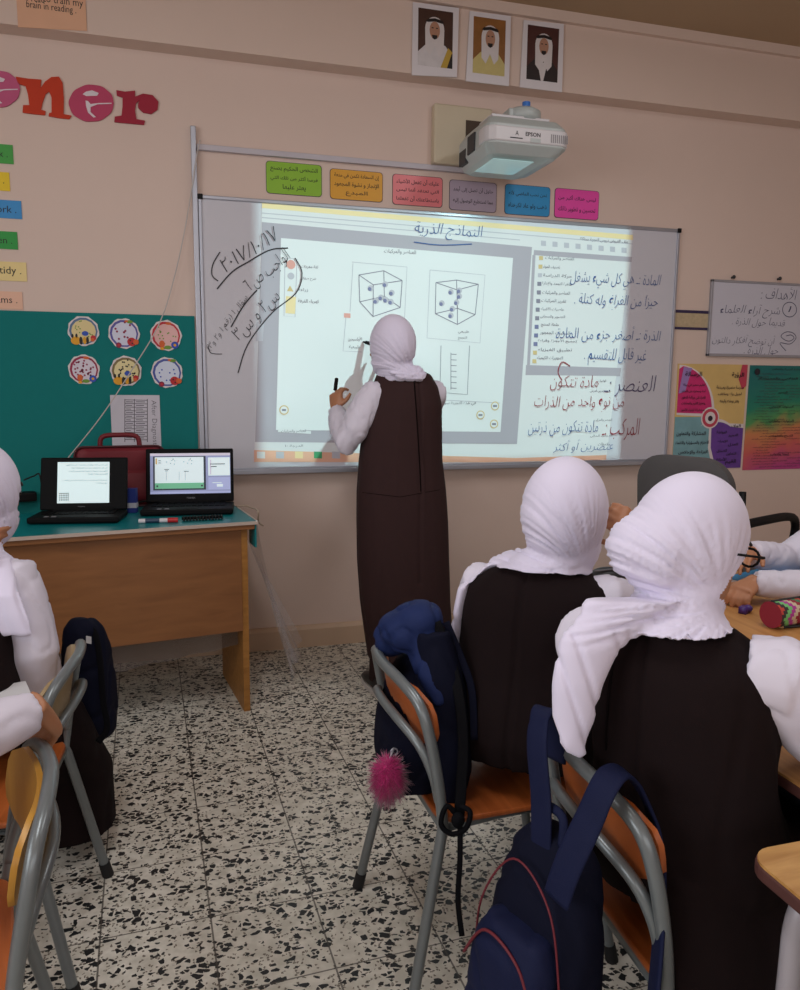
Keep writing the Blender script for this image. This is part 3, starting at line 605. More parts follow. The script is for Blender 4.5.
pz([(0, 0), (.56, 0), (.5, .3), (.5, .5), (0, .5)], 2, 1)
pz([(1, 0), (1, .43)]+arc(.6, .1, .4, .38, 62, 125)+[(.5, .46), (.5, .2), (.58, 0)], 3, 2); pz([(1, 0), (1, .39)]+arc(.62, .1, .38, .35, 60, 115)+[(.53, .4), (.54, .2), (.63, 0)], 1, 3)
pz([(.92, 1), (1, 1), (1, .8), (.94, .76), (.88, .86)], 4, 2); pz([(.03, .72), (.12, .74), (.2, .96), (.08, .97)], 5, 3); pz([(0, 0), (.12, .0), (.04, .09), (0, .1)], 5, 2)
q.cur = 3; wdisc(q, V((x0+w*.5, -.0068, z0+h*.49)), .058); q.cur = 4; wdisc(q, V((x0+w*.5, -.0073, z0+h*.49)), .05); q.cur = 3; wdisc(q, V((x0+w*.5, -.0078, z0+h*.49)), .033)
q.build('picture', ms, po)
q = MB()
def pt(s, a, b, ww, hh): put_text(q, s, V((x0+w*a, -.009, z0+h*b)), w*ww, h*hh, EX, EZ, 0, 0, .012)
pt('الرسالة', .22, .9, .24, .055); pt('الرؤية', .86, .9, .18, .055); pt('القيم', .84, .06, .16, .055)
for i, s in enumerate(('تعليم متميز في بيئة', 'آمنة ومحفزة على التعلم', 'قادرة على مواكبة التطور', 'وتعزيز القيم والمهارات', 'بمشاركة أولياء الأمور')): pt(s, .24, .8-.058*i, .34-.03*(i == 0), .036)
for i, s in enumerate(('مدرسة متميزة ومبدعة', 'لجيل واع ومثقف', 'يعتز بوطنه وقيمه')): pt(s, .76, .78-.065*i, .4-.06*i, .04)
for i, s in enumerate(('المشاركة والتعاون', 'الاحترام والمسؤولية والانتماء', 'النزاهة والإخلاص')): pt(s, .24+.02*i, .34-.09*i, .42+.06*(i == 1), .045)
for s, a, b in (('الولاء', .88, .41), ('المواطنة', .68, .35), ('التميز', .85, .32), ('الإبداع', .7, .26), ('العدل', .86, .23), ('الصدق', .7, .17), ('التعاون', .84, .14), ('الأمانة', .7, .09)): pt(s, a, b, .15, .034)
q.cur = 0; wdisc(q, V((x0+w*.5, -.0083, z0+h*.485)), .015)
q.build('lettering', mat('poster_ink', (40, 24, 44), .6, var=0), po)
# gradient poster
def gradient_mat():
    m = bpy.data.materials.new('poster_gradient'); m.use_nodes = True; nt = m.node_tree; b = nt.nodes['Principled BSDF']
    tc = nt.nodes.new('ShaderNodeTexCoord'); sp = nt.nodes.new('ShaderNodeSeparateXYZ'); nt.links.new(tc.outputs['Object'], sp.inputs[0])
    n = nt.nodes.new('ShaderNodeTexNoise'); n.inputs['Scale'].default_value = 6
    nt.links.new(tc.outputs['Object'], n.inputs['Vector'])
    a = nt.nodes.new('ShaderNodeMath'); a.operation = 'MULTIPLY_ADD'; nt.links.new(sp.outputs[0], a.inputs[0]); a.inputs[1].default_value = .42; a.inputs[2].default_value = -1.22
    s = nt.nodes.new('ShaderNodeMath'); s.operation = 'MULTIPLY_ADD'; nt.links.new(sp.outputs[2], s.inputs[0]); s.inputs[1].default_value = -1.75; nt.links.new(a.outputs[0], s.inputs[2])
    s2 = nt.nodes.new('ShaderNodeMath'); s2.operation = 'ADD'; nt.links.new(s.outputs[0], s2.inputs[0]); s2.inputs[1].default_value = 2.30
    s3 = nt.nodes.new('ShaderNodeMath'); s3.operation = 'MULTIPLY_ADD'; nt.links.new(n.outputs['Fac'], s3.inputs[0]); s3.inputs[1].default_value = .35; nt.links.new(s2.outputs[0], s3.inputs[2])
    s4 = nt.nodes.new('ShaderNodeMath'); s4.operation = 'ADD'; nt.links.new(s3.outputs[0], s4.inputs[0]); s4.inputs[1].default_value = -.18
    r = nt.nodes.new('ShaderNodeValToRGB'); nt.links.new(s4.outputs[0], r.inputs[0]); cr = r.color_ramp
    cols = [(.0, (20, 110, 108)), (.32, (28, 130, 104)), (.48, (84, 150, 88)), (.6, (206, 132, 84)), (.78, (206, 96, 92)), (.97, (186, 64, 134))]
    cr.elements[0].position, cr.elements[0].color = 0, (*srgb(cols[0][1]), 1); cr.elements[1].position, cr.elements[1].color = .97, (*srgb(cols[-1][1]), 1)
    for p, c in cols[1:-1]: e = cr.elements.new(p); e.color = (*srgb(c), 1)
    nt.links.new(r.outputs[0], b.inputs['Base Color']); b.inputs['Roughness'].default_value = .5; return m
q = MB(); x0, x1, z0, z1 = 2.893, 3.62, .80, 1.376; q.span((x0, -.004, z0), (x1, -.001, z1)); po = q.build('rules_poster', gradient_mat(), None); tag(po, 'poster fading from green to orange and magenta with many text lines', 'poster')
w = .62; h = z1-z0
q = MB(); pt('وزارة التربية والتعليم', .38, .965, .3, .022); pt('قرار لائحة الانضباط الطلابي بالمدرسة', .55, .875, .9, .034); pt('الجمهور', .36, .745, .1, .03); pt('السلوك الإيجابي', .36, .605, .26, .032); pt('السلوكيات والعادات', .37, .47, .27, .032); pt('التدرج بالعقوبات', .38, .325, .26, .03); pt('لسنة والثواب', .38, .15, .2, .026)
q.cur = 0; wdisc(q, V((x0+.045, -.009, z1-.035)), .018)
q.build('lettering', mat('poster_ink2', (28, 28, 40), .6, var=0), po)
q = MB(); rnd = random.Random(4)
for i in range(34):
    b = .92-.027*i; n = rnd.choice((1, 2, 2)); a = .06+rnd.random()*.12
    for j in range(n):
        ln = .12+rnd.random()*.3; pt(rnd.choice(('المحافظة على النظام واحترام الجميع', 'الالتزام بالزي المدرسي والحضور', 'العناية بالكتب والممتلكات العامة', 'حسن التعامل مع الزميلات')), a+ln/2, b, ln, .016); a += ln+.1
q.build('small_print', mat('poster_ink3', (70, 56, 66), .6, var=0), po)
# ------------------------------------------------------------------ teacher's desk and what stands on it
wood('desk_wood', (128, 82, 46), (146, 96, 56), (.8, 10, 10)); wood('edge_wood', (150, 100, 44), (178, 124, 60)); wood('table_wood', (170, 116, 62), (204, 150, 90), (14, 1.2, 14)); wood('chair_ply', (150, 74, 30), (186, 100, 48), (16, 1.5, 1.5), .4)
wood('front_wood', (172, 122, 62), (206, 158, 92), (2, 20, 14))
wood('pale_ply', (142, 118, 86), (172, 146, 108), (16, 1.5, 1.5), .4); wood('yellow_ply', (176, 122, 40), (206, 152, 60), (16, 1.5, 1.5), .4)
m_film = mat('clear_film', (214, 210, 216), .25, alpha=.34, var=.02, spec=.6)
dk = empty('teacher_desk', (.15, -.725, 0), math.radians(8.3)); tag(dk, 'light brown wooden teacher desk under the two laptops', 'desk')
DM = dk.matrix_world.copy()
def dl(x, y, z): return DM @ V((x, y, z))
DR = DM.to_3x3()
def dbox(q, a, b): c = (V(a)+V(b))/2; q.box(dl(*c), [abs(x) for x in (V(b)-V(a))], DR)
mw_ = MATS['desk_wood']
q = MB(); dbox(q, (-1.5, 0, .725), (0, .5, .748)); q.build('desktop', mw_, dk, bevel=.002)
q = MB(); dbox(q, (-1.46, .03, .33), (-.045, .048, .725)); q.build('modesty_panel', mw_, dk, bevel=.001)
for x in (-.045, -1.48):
    q = MB(); q.prism([dl(x, .03, .725), dl(x, .46, .725), dl(x, .46, .0), dl(x, .045, .0)], DR @ V((.024, 0, 0))); q.build('side_panel', MATS['edge_wood'], dk, bevel=.001)
q = MB(); dbox(q, (-1.5, -.004, .7485), (.008, .5, .754)); dbox(q, (.001, .004, .655), (.007, .10, .754)); cv = q.build('desk_cover', mat('teal_cover', (0, 118, 124), .35, var=.06), None); tag(cv, 'shiny teal cover sheet lying on the teacher desk', 'cover')
q = MB(); dbox(q, (-1.5, -.008, .744), (.012, -.003, .756)); dbox(q, (.0075, -.006, .744), (.0125, .45, .756)); q.build('edge_tape', mat('tape_white', (190, 172, 160), .5), cv)
# clear plastic sheet hanging from the cover at the right and behind
q = MB(); R = []
for j in range(12):
    t = j/11; row = []
    for i in range(26):
        s = i/25; fl = t**1.15
        row.append(dl(.016+.30*fl*(.45+.55*s)+.016*fl*math.sin(s*19+1.5*math.sin(t*3)), .03+.40*s+.05*fl, .745-.66*t+.02*math.sin(s*7)*t))
    R.append(row)
n = 26; q.add([p for r in R for p in r], [(j*n+i, j*n+i+1, (j+1)*n+i+1, (j+1)*n+i) for j in range(11) for i in range(25)])
o = q.build('plastic_sheet', m_film, None, True); tag(o, 'clear plastic sheet hanging down the side of the teacher desk', 'plastic sheet')
q = MB(); R = []
for j in range(8):
    t = j/7; R.append([dl(-1.45+1.4*i/30, .10+.012*math.sin(i*1.9+t*2)*t, .722-(.60-.13*i/30)*t) for i in range(31)])
q.add([p for r in R for p in r], [(j*31+i, j*31+i+1, (j+1)*31+i+1, (j+1)*31+i) for j in range(7) for i in range(30)])
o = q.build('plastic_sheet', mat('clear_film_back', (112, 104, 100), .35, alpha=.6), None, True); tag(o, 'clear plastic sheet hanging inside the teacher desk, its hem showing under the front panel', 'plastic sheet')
m_lap = mat('laptop_black', (12, 12, 14), .6, spec=.12, var=.03); m_key = mat('key_black', (9, 9, 11), .6, spec=.1); m_scr = mat('screen_glow', (206, 226, 228), .4, var=0, emit=.62)
ZD = .7545
def laptop(loc, rz, w, d, hs, label, tall):
    r = empty('laptop', loc, rz); tag(r, label, 'laptop'); M = r.matrix_world.copy(); R3 = M.to_3x3()
    q = MB(); q.box(M @ V((w/2, d/2, .014)), (w, d, .022), R3); q.build('base', m_lap, r, bevel=.006)
    q = MB()
    for a in range(13):
        for b in range(5): q.box(M @ V((.03+(w-.06)*(a+.5)/13, d*.46+.02*b, .0265)), ((w-.06)/13*.84, .016, .003), R3)
    q.build('keyboard', m_key, r)
    q = MB(); q.box(M @ V((w/2, d*.2, .0255)), (.08, .045, .001), R3); q.build('touchpad', m_key, r)
    q = MB(); q.box(M @ V((w*.2, .02, .026)), (.016, .012, .001), R3); q.box(M @ V((w*.28, .02, .026)), (.016, .012, .001), R3); q.build('sticker', mat('sticker_grey', (150, 150, 156), .4), r)
    T = Matrix.Rotation(math.radians(-14), 3, 'X'); S = R3 @ T
    def sp(x, z, y=0): return M @ (V((0, d-.008, .026)) + T @ V((x, y, z)))
    q = MB(); q.box(sp(w/2, hs/2, 0), (w, .014, hs), S); ld = q.build('lid', m_lap, r, bevel=.005)
    q = MB(); q.box(sp(w/2, .004, 0), (w*.7, .02, .014), S); q.build('hinge', m_key, r)
    return r, ld, sp, S
f0 = V((-.642, -.616, ZD)); r1, lid, sp, S = laptop(f0, math.radians(-8), .315, .165, .200, 'older black laptop with a white text page, on the noticeboard side of the desk', 1)
ux, uz = S @ EX, S @ EZ
def spoly(q, sp, x0, x1, z0, z1, lay): q.add([sp(x0, z0, -.0078-.0003*lay), sp(x1, z0, -.0078-.0003*lay), sp(x1, z1, -.0078-.0003*lay), sp(x0, z1, -.0078-.0003*lay)], [(0, 1, 2, 3)])
q = MB(); spoly(q, sp, .062, .250, .026, .182, 0); sc = q.build('screen', m_scr, r1)
q = MB()
for i, (s, w_) in enumerate((('نص الدرس المادة والعناصر والمركبات في هذا الكون', .15), ('هي كل ما يشغل حيزا من الفراغ وله كتلة', .13), ('تتكون من جسيمات صغيرة جدا وتسمى الذرات', .14), ('العنصر مادة نقية', .07), ('نشاط اقرأ النص ثم أجب عن الأسئلة الآتية في الكتاب', .16), ('مع زميلاتك', .04))):
    z = .170-.0115*i-(.012 if i > 3 else 0); put_text(q, s, sp(.243-w_/2, z, -.0084), w_, .007, ux, uz)
for a in range(6):
    for b in range(4): spoly(q, sp, .070+.006*a, .0735+.006*a, .036+.008*b, .041+.008*b, 2)
q.build('screen_text', mat('screen_ink', (70, 62, 64), .5, var=0), sc)
q = MB(); put_text(q, 'TOSHIBA', sp(.15, .012, -.0084), .026, .0045, ux, uz, 0, 0, .01); q.build('lettering', mat('logo_grey', (120, 120, 124), .5), lid)
q = MB(); q.box(M_ := sp(.298, .16, -.004), (.003, .004, .045), S); q.build('side_light', mat('bezel_light', (190, 190, 196), .4), lid)
r2, lid2, sp2, S2 = laptop(V((-.262, -.535, ZD)), math.radians(-5), .345, .19, .218, 'black widescreen laptop mirroring the lesson, beside the desk corner', 0)
ux2, uz2 = S2 @ EX, S2 @ EZ
ms = [mat('s2_desktop', (140, 148, 186), .4, var=.06, scale=30, emit=.5), mat('s2_white', (206, 222, 226), .4, var=0, emit=.6), mat('s2_dark', (40, 48, 62), .4, var=0, emit=.4), mat('s2_green', (104, 176, 140), .4, var=0, emit=.5), mat('s2_bar', (196, 190, 206), .4, var=0, emit=.5), mat('s2_ink', (96, 96, 104), .4, var=0), mat('s2_blue', (160, 168, 208), .4, var=0, emit=.5), mat('s2_gold', (196, 160, 96), .4, var=0, emit=.4)]
q = MB()
def s2(x0, x1, z0, z1, c, lay): q.cur = c; spoly(q, sp2, x0*.959, x1*.959, z0*.88, z1*.88, lay)
s2(.018, .347, .038, .226, 0, 0); s2(.018, .347, .214, .226, 4, 1); s2(.018, .347, .038, .048, 6, 1); s2(.03, .245, .055, .212, 2, 1); s2(.037, .236, .062, .208, 1, 2); s2(.037, .236, .062, .088, 3, 3); s2(.04, .046, .175, .203, 7, 3)
s2(.255, .345, .12, .205, 1, 1); s2(.255, .345, .055, .112, 6, 1); s2(.262, .29, .16, .164, 5, 2); s2(.262, .325, .172, .176, 5, 2); s2(.262, .268, .125, .195, 4, 2); s2(.272, .31, .085, .088, 1, 2); s2(.29, .315, .068, .080, 1, 2)
for x in (.043, .225): s2(x, x+.007, .070, .078, 2, 4)
for cx, cz, k in ((.10, .185, 5), (.17, .185, 5)):
    rn = random.Random(k)
    for i in range(7): a, b = cx+rn.uniform(-.018, .018), cz+rn.uniform(-.014, .014); s2(a, a+.004, b, b+.003, 5, 3)
for x0, x1, z in ((.075, .095, .15), (.078, .09, .143), (.155, .175, .14), (.05, .062, .19), (.05, .062, .18)): s2(x0, x1, z, z+.003, 5, 3)
for x in (.083, .135, .16): s2(x, x+.001, .10, .14, 5, 3)
q.build('screen', ms, r2)
q = MB(); put_text(q, 'TOSHIBA', sp2(.175, .016, -.0084), .034, .006, ux2, uz2, 0, 0, .01); q.build('lettering', mat('logo_grey', (120, 120, 124), .5), lid2)
# red laptop bag
rb = empty('laptop_bag', (-.345, -.225, ZD), math.radians(4)); tag(rb, 'dark red laptop bag with carry handle, standing behind the laptops', 'bag')
M = rb.matrix_world.copy(); m_red = mat('red_nylon', (112, 18, 32), .6, var=.1, bump=.2, bscale=600)
q = MB(); q.rings([[M @ p for p in [V((v.x, y, v.z)) for v in rrect(-.172+i_, .172-i_, .0+i_, .248-i_, 0, .035)]] for y, i_ in ((-.055, .018), (-.04, .003), (.04, .003), (.055, .018))]); b_ = q.build('body', m_red, rb, True, auto=True)
q = MB(); q.tube([M @ p for p in [V((v.x, -.048, v.z)) for v in rrect(-.172, .172, .002, .248, 0, .035)]], .0045, 6, closed=True); q.build('zip_piping', mat('red_dark', (70, 10, 22), .5), rb, True)
q = MB(); q.tube([M @ p for p in bez([(-.075, -.03, .235), (-.066, -.03, .285), (0, -.03, .293), (.066, -.03, .285), (.075, -.03, .235)], 6)], .014, 8, flat=.7); q.build('handle', m_red, rb, True)
q = MB(); q.rings([[M @ V((v.x, y, v.z)) for v in rrect(-.14+i_, .14-i_, .02+i_, .15-i_, 0, .02)] for y, i_ in ((-.056, 0), (-.066, .01))]); q.build('pocket', m_red, rb, True, auto=True)
# small blue box, marker, comb binding, adapters and cables
c = F(133, 512, ZD); bx = MB(); bx.box(c+V((0, -.01, .048)), (.036, .03, .095), Matrix.Rotation(-.2, 3, 'Z')); o = bx.build('small_box', mat('carton_blue', (34, 52, 130), .5), None, bevel=.001); tag(o, 'small blue carton standing between the two laptops', 'box')
q = MB(); q.box(c+V((0, -.01, .03)), (.0365, .0305, .02), Matrix.Rotation(-.2, 3, 'Z')); q.build('label_band', mat('carton_white', (190, 190, 200), .5), o)
a, b = F(141, 521, ZD+.008), F(178, 520, ZD+.008); t = (b-a).normalized()
mk = empty('marker_pen', a); tag(mk, 'white whiteboard marker with red cap in front of the laptops', 'pen')
q = MB(); q.tube([a, a+(b-a)*.72], .0085, 12); q.build('barrel', mat('pen_white', (206, 200, 204), .4), mk, True, auto=True)
q = MB(); q.tube([a+(b-a)*.12, a+(b-a)*.5], .0088, 12); q.build('label_sleeve', mat('pen_navy', (40, 60, 84), .4), mk, True, auto=True)
q = MB(); q.tube([a+(b-a)*.72, b], .0095, 12); q.build('cap', mat('pen_red', (186, 30, 34), .4), mk, True, auto=True)
q = MB(); q.tube([a-t*.008, a], .0085, 12); q.build('end_plug', mat('pen_white', (206, 200, 204), .4), mk, True, auto=True)
a, b = F(182, 519, ZD+.008), F(223, 517, ZD+.008); t = (b-a).normalized(); s = t.cross(EZ)
q = MB(); q.tube([a+s*-.012, b+s*-.012], .006, 10)
for i in range(13):
    p = a+(b-a)*(i+.5)/13; q.tube(bez([p-s*.012, p+V((0, 0, .008)), p+s*.016, p+s*.018+V((0, 0, -.005))], 3), .0035, 6)
o = q.build('comb_binding', mat('comb_black', (16, 16, 18), .5, spec=.2), None, True); tag(o, 'black plastic comb binding spine at the front of the desk', 'binding comb')
def cable(pts, r, rgb, label, n=7):
    q = MB(); q.tube(bez(pts, n), r, 7); o = q.build('cable', mat('cable_%d%d%d' % rgb, rgb, .5), None, True); tag(o, label, 'cable'); return o
cable([W(200, 140, .036), W(196, 160, .04), W(190, 200, .045), W(178, 262, .05), W(160, 322, .05), W(128, 376, .06), W(100, 418, .09), W(68, 458, .12), W(50, 480, .17)], .0025, (196, 188, 184), 'white cable running from the board rail down to the laptops')
zc = ZD+.005
cable([W(24, 480, .28), W(34, 476, .3), W(40, 476, .36), F(44, 506, ZD+.012)], .003, (18, 18, 20), 'thin black lead reaching the older laptop')
cable([F(152, 500, zc+.03), F(140, 502, zc+.02), F(130, 506, zc), F(118, 500, zc+.01)], .0035, (24, 24, 26), 'black lead plugged between the laptops')
cable([F(236, 506, zc), F(246, 506, zc), F(252, 508, zc), F(258, 511, zc+.01), V((.18, -.55, .72)), V((.20, -.53, .70))], .0032, (176, 156, 136), 'beige cable dangling off the right desk corner')
q = MB(); q.box(F(18, 500, ZD+.02)+V((0, .08, .002)), (.11, .06, .038), Matrix.Rotation(.3, 3, 'Z')); o = q.build('power_adapter', m_cap, None, bevel=.006); tag(o, 'black power adapter beside the older laptop', 'adapter')

# ------------------------------------------------------------------ student chairs
m_tube = mat('tube_grey', (122, 128, 130), .32, .35, var=.08, scale=30); m_rub = mat('rubber_black', (22, 22, 24), .7)
def make_chair(label, ply, plyb, tube):
    r = empty('student_chair', (0, 0, 0)); tag(r, label, 'chair', 'tubular school chairs')
    H = [(-.165, .175, .372), (-.178, .18, .47), (-.198, .178, .575), (-.214, .155, .638), (-.232, .09, .664), (-.242, 0, .67)]
    H = H+[(x, -y, z) for x, y, z in H[-2::-1]]
    q = MB(); q.tube(bez(H, 5), .0115, 10); q.build('back_frame', tube, r, True)
    q = MB(); q.tube(bez([(-.172, .166, .43), (-.186, .164, .49), (-.208, .142, .545), (-.234, .075, .578), (-.241, 0, .584), (-.234, -.075, .578), (-.208, -.142, .545), (-.186, -.164, .49), (-.172, -.166, .43)], 5), .010, 10); q.build('back_rail', tube, r, True)
    q = MB(); R = []
    for th in (0, 1):
        for j in range(7):
            z = .535+.122*j/6; row = []
            for i in range(15):
                e0 = -1+2*i/14; dz = max(0, abs(j-3)/3*.061-(.061-.05)); hw = .168-.05+math.sqrt(max(0, .05**2-dz**2)); y = hw*e0; e = abs(y)/.172; zz = z
                row.append((-.183-.02*(z-.535)/.122-.036*(1-e*e)+(.018 if th == 0 else .009), y, zz))
            R.append(row)
    vs = [p for w_ in R for p in w_]; fs = []
    for th in (0, 1):
        o_ = th*105
        fs += [tuple(o_+k for k in (j*15+i, j*15+i+1, (j+1)*15+i+1, (j+1)*15+i)) for j in range(6) for i in range(14)]
    bo = [i for i in range(15)]+[j*15+14 for j in range(1, 7)]+[90+i for i in range(13, -1, -1)]+[j*15 for j in range(5, 0, -1)]
    fs += [(bo[k], bo[(k+1) % len(bo)], bo[(k+1) % len(bo)]+105, bo[k]+105) for k in range(len(bo))]
    q.add(vs, fs); q.build('backrest', plyb, r, True, auto=True)
    q = MB(); q.rings([[V((v.x, v.z, z)) for v in rrect(-.175, .185, -.185, .185, 0, .05)] for z in (.386, .398)]); q.build('seat', ply, r, bevel=.004)
    q = MB(); q.tube([(-.165, .172, .374), (.165, .16, .374), (.165, -.16, .374), (-.165, -.172, .374)], .0105, 8, closed=True); q.build('seat_frame', tube, r, True)
    for x, y, fx, fy in ((-.166, .176, -.238, .208), (-.166, -.176, -.238, -.208), (.165, .162, .228, .195), (.165, -.162, .228, -.195)):
        q = MB(); a, b = V((x, y, .38)), V((fx, fy, .03)); q.tube([a, b], .0115, 10); lg = q.build('leg', tube, r, True, auto=True)
        q = MB(); t = (b-a).normalized(); q.tube([b-t*.01, b+t*.031], [.0135, .0145], 10); q.build('rubber_foot', m_rub, lg, True, auto=True)
    return r
def place(o, x, y, rz): o.location = (x, y, 0); o.rotation_euler = (0, 0, rz)
def relabel(o, s): o['label'] = s; return o
ch0 = make_chair('grey chair with orange backrest behind the middle seated student, backpack with pink pompom on it', MATS['chair_ply'], MATS['chair_ply'], m_tube)
ch2 = relabel(copy_tree(ch0), 'grey chair with orange backrest under the nearest seated student, navy backpack straps round it')
ch3 = relabel(copy_tree(ch0), 'grey tubular chair with pale wood backrest beside the teacher desk')
ch4 = relabel(copy_tree(ch0), 'grey tubular chair with yellow backrest cropped by the left picture edge')
for ch, pl_ in ((ch3, 'pale_ply'), (ch4, 'yellow_ply')):
    for c in ch.children:
        if c.name.startswith('backrest'): c.data = c.data.copy(); c.data.materials[0] = MATS[pl_]
ch5 = relabel(copy_tree(ch0), 'grey chair with orange backrest under the student at the right edge with folded arms'); place(ch5, 2.04, -1.75, math.pi+.03)
place(ch0, .545, -2.02, .03); place(ch2, .735, -2.53, -.05); place(ch3, -.575, -1.80, math.pi-.06); place(ch4, -.55, -2.375, math.pi+.2)

# ------------------------------------------------------------------ tables
m_leg = mat('table_leg_white', (170, 164, 170), .4, .1, var=.06); m_apron = mat('table_apron', (46, 50, 62), .5); m_edge = mat('table_edge', (84, 50, 46), .5, var=.15)
def table(x0, x1, y0, y1, z, label, top, leg_at=.05):
    r = empty('student_table', ((x0+x1)/2, (y0+y1)/2, 0)); tag(r, label, 'table', 'student tables')
    q = MB(); q.rings([[V((v.x, v.z, zz)) for v in rrect(x0, x1, y0, y1, 0, .035, 6)] for zz in (z-.004, z)]); q.build('tabletop', top, r)
    q = MB(); q.rings([[V((v.x, v.z, zz)) for v in rrect(x0-.002, x1+.002, y0-.002, y1+.002, 0, .036, 6)] for zz in (z-.022, z-.0035)]); q.build('edge_band', m_edge, r, bevel=.003)
    q = MB(); t = .02
    for a, b in (((x0+.06, y0+.05), (x1-.06, y0+.05+t)), ((x0+.06, y1-.05-t), (x1-.06, y1-.05)), ((x0+.06, y0+.05), (x0+.06+t, y1-.05)), ((x1-.06-t, y0+.05), (x1-.06, y1-.05))): q.span((*a, z-.07), (*b, z-.022))
    q.build('apron', m_leg if top is MATS['front_wood'] else m_apron, r)
    q = MB(); q.span((x0+.09, y0+.08, z-.108), (x1-.09, y1-.08, z-.100)); q.span((x0+.09, y0+.08, z-.108), (x0+.105, y1-.08, z-.075)); q.build('book_shelf', m_apron, r)
    for sx, xx in ((1, x0+leg_at), (-1, x1-leg_at)):
        for sy, yy in ((1, y0+.05), (-1, y1-.05)):
            q = MB(); q.tube(bez([(xx+sx*.08, yy, z-.036), (xx+sx*.03, yy, z-.04), (xx, yy, z-.075), (xx-sx*.005, yy, z-.2), (xx-sx*.02, yy, .02)], 5), .0155, 10); lg = q.build('leg', m_leg, r, True)
            q = MB(); q.tube([(xx-sx*.0195, yy, .03), (xx-sx*.02, yy, 0)], .018, 10); q.build('rubber_foot', m_rub, lg, True, auto=True)
    return r
TZ = .66
table(.95, 1.66, -2.2, -1.46, TZ, 'wooden student table holding the zigzag pencil case and blue book', MATS['table_wood'])
table(.80, 1.5, -2.735, -2.27, TZ, 'wooden student table under the right sleeve of the nearest seated student', MATS['table_wood'])
table(.60, 1.3, -3.28, -2.785, TZ, 'light wood student table corner with a white bent tube leg, nearest the camera', MATS['front_wood'], .045)
# things on the far table
bk = empty('exercise_book', (1.50, -1.82, TZ)); tag(bk, 'blue exercise book under the folded arms on the table', 'book')
Mb = Matrix.Rotation(.35, 3, 'Z'); c = F(776, 592, TZ)+V((.07, .05, 0))
q = MB(); q.box(c+V((0, 0, .007)), (.19, .26, .010), Mb); q.build('pages', mat('paper_edge', (196, 194, 196), .7), bk)
q = MB(); q.box(c+V((0, 0, .0135)), (.195, .265, .003), Mb); q.box(c+V((0, 0, .0015)), (.195, .265, .003), Mb); q.build('cover', mat('book_blue', (46, 130, 180), .4, var=.2, scale=25), bk)
pc = empty('pencil_case', (1.36, -2.05, TZ)); tag(pc, 'pencil case with coloured zigzag stripes on the far student table', 'pencil case')
a = F(781, 632, TZ); b = a+V((.20, .03, 0)); t = (b-a).normalized(); s = t.cross(EZ)*-1
def pcp(u, ang, r=.034): return a+t*u+s*(.034+r*math.cos(ang))+EZ*(.035+r*math.sin(ang))
zc_ = [(196, 72, 60), (60, 50, 54), (120, 196, 120), (176, 60, 150), (206, 190, 160), (150, 40, 60), (70, 130, 90)]
mz = [mat('zig%d' % i, c_, .8) for i, c_ in enumerate(zc_)]
q = MB(); nA, nU = 24, 28
vs = [pcp(.2*i/nU, 6.2832*k/nA) for i in range(nU+1) for k in range(nA)]; q.v = [tuple(v) for v in vs]
for i in range(nU):
    for k in range(nA):
        j = (k+1) % nA; q.f.append((i*nA+k, i*nA+j, (i+1)*nA+j, (i+1)*nA+k)); z = abs((k % 6)-3); q.mi.append(((i+z) // 2) % 7)
q.f += [tuple(range(nA)), tuple(nU*nA+k for k in range(nA-1, -1, -1))]; q.mi += [5, 5]
q.build('body', mz, pc, True, auto=True)
q = MB(); q.tube([pcp(0, 1.57, .035), pcp(.2, 1.57, .035)], .003, 6); q.build('zip', m_dk, pc)
q = MB(); a2 = F(779, 627.5, TZ+.004); q.tube([a2+V((.012, 0, 0)), a2+V((.16, -.006, 0))], .0038, 6); o = q.build('pencil', mat('pencil_black', (30, 28, 32), .4), None, True); tag(o, 'black pencil lying beside the zigzag pencil case', 'pencil')
q = MB(); q.tube([a2, a2+V((.012, 0, 0))], [.0008, .0038], 6); q.build('pencil_tip', mat('pencil_wood', (206, 160, 110), .6), o, True)
c = F(744, 613, TZ); q = MB(); q.box(c+V((0, 0, .009)), (.028, .02, .018), Matrix.Rotation(.5, 3, 'Z')); q.ell(c+V((.012, .0, .012)), (.012, .012, .01)); o = q.build('sharpener', mat('violet_plastic', (74, 44, 120), .35), None, True); tag(o, 'small violet sharpener by the fingers on the table', 'sharpener')
# black pouch
c = F(609, 588, TZ); bp_ = empty('pencil_pouch', c); tag(bp_, 'black zipped pouch on the table between the two seated students', 'pencil case')
q = MB(); q.ell((0, 0, .027), (.062, .04, .030)); q.v = [tuple(V(p)*1.0+c+V((.01, .03, 0))) for p in q.v]; q.build('body', mat('pouch_black', (26, 26, 30), .5), bp_, True)
q = MB(); q.tube([c+V((-.045, .03-.02, .053)), c+V((.01, .005, .056)), c+V((.066, .01, .053))], .0028, 6); q.build('zip', mat('zip_grey', (96, 96, 104), .4), bp_)
q = MB(); q.prism([c+V((.0, -.012, .02)), c+V((.012, -.012, .02)), c+V((.006, -.012, .008))], (0, .004, 0)); q.build('logo', mat('logo_white', (220, 220, 224), .5), bp_)

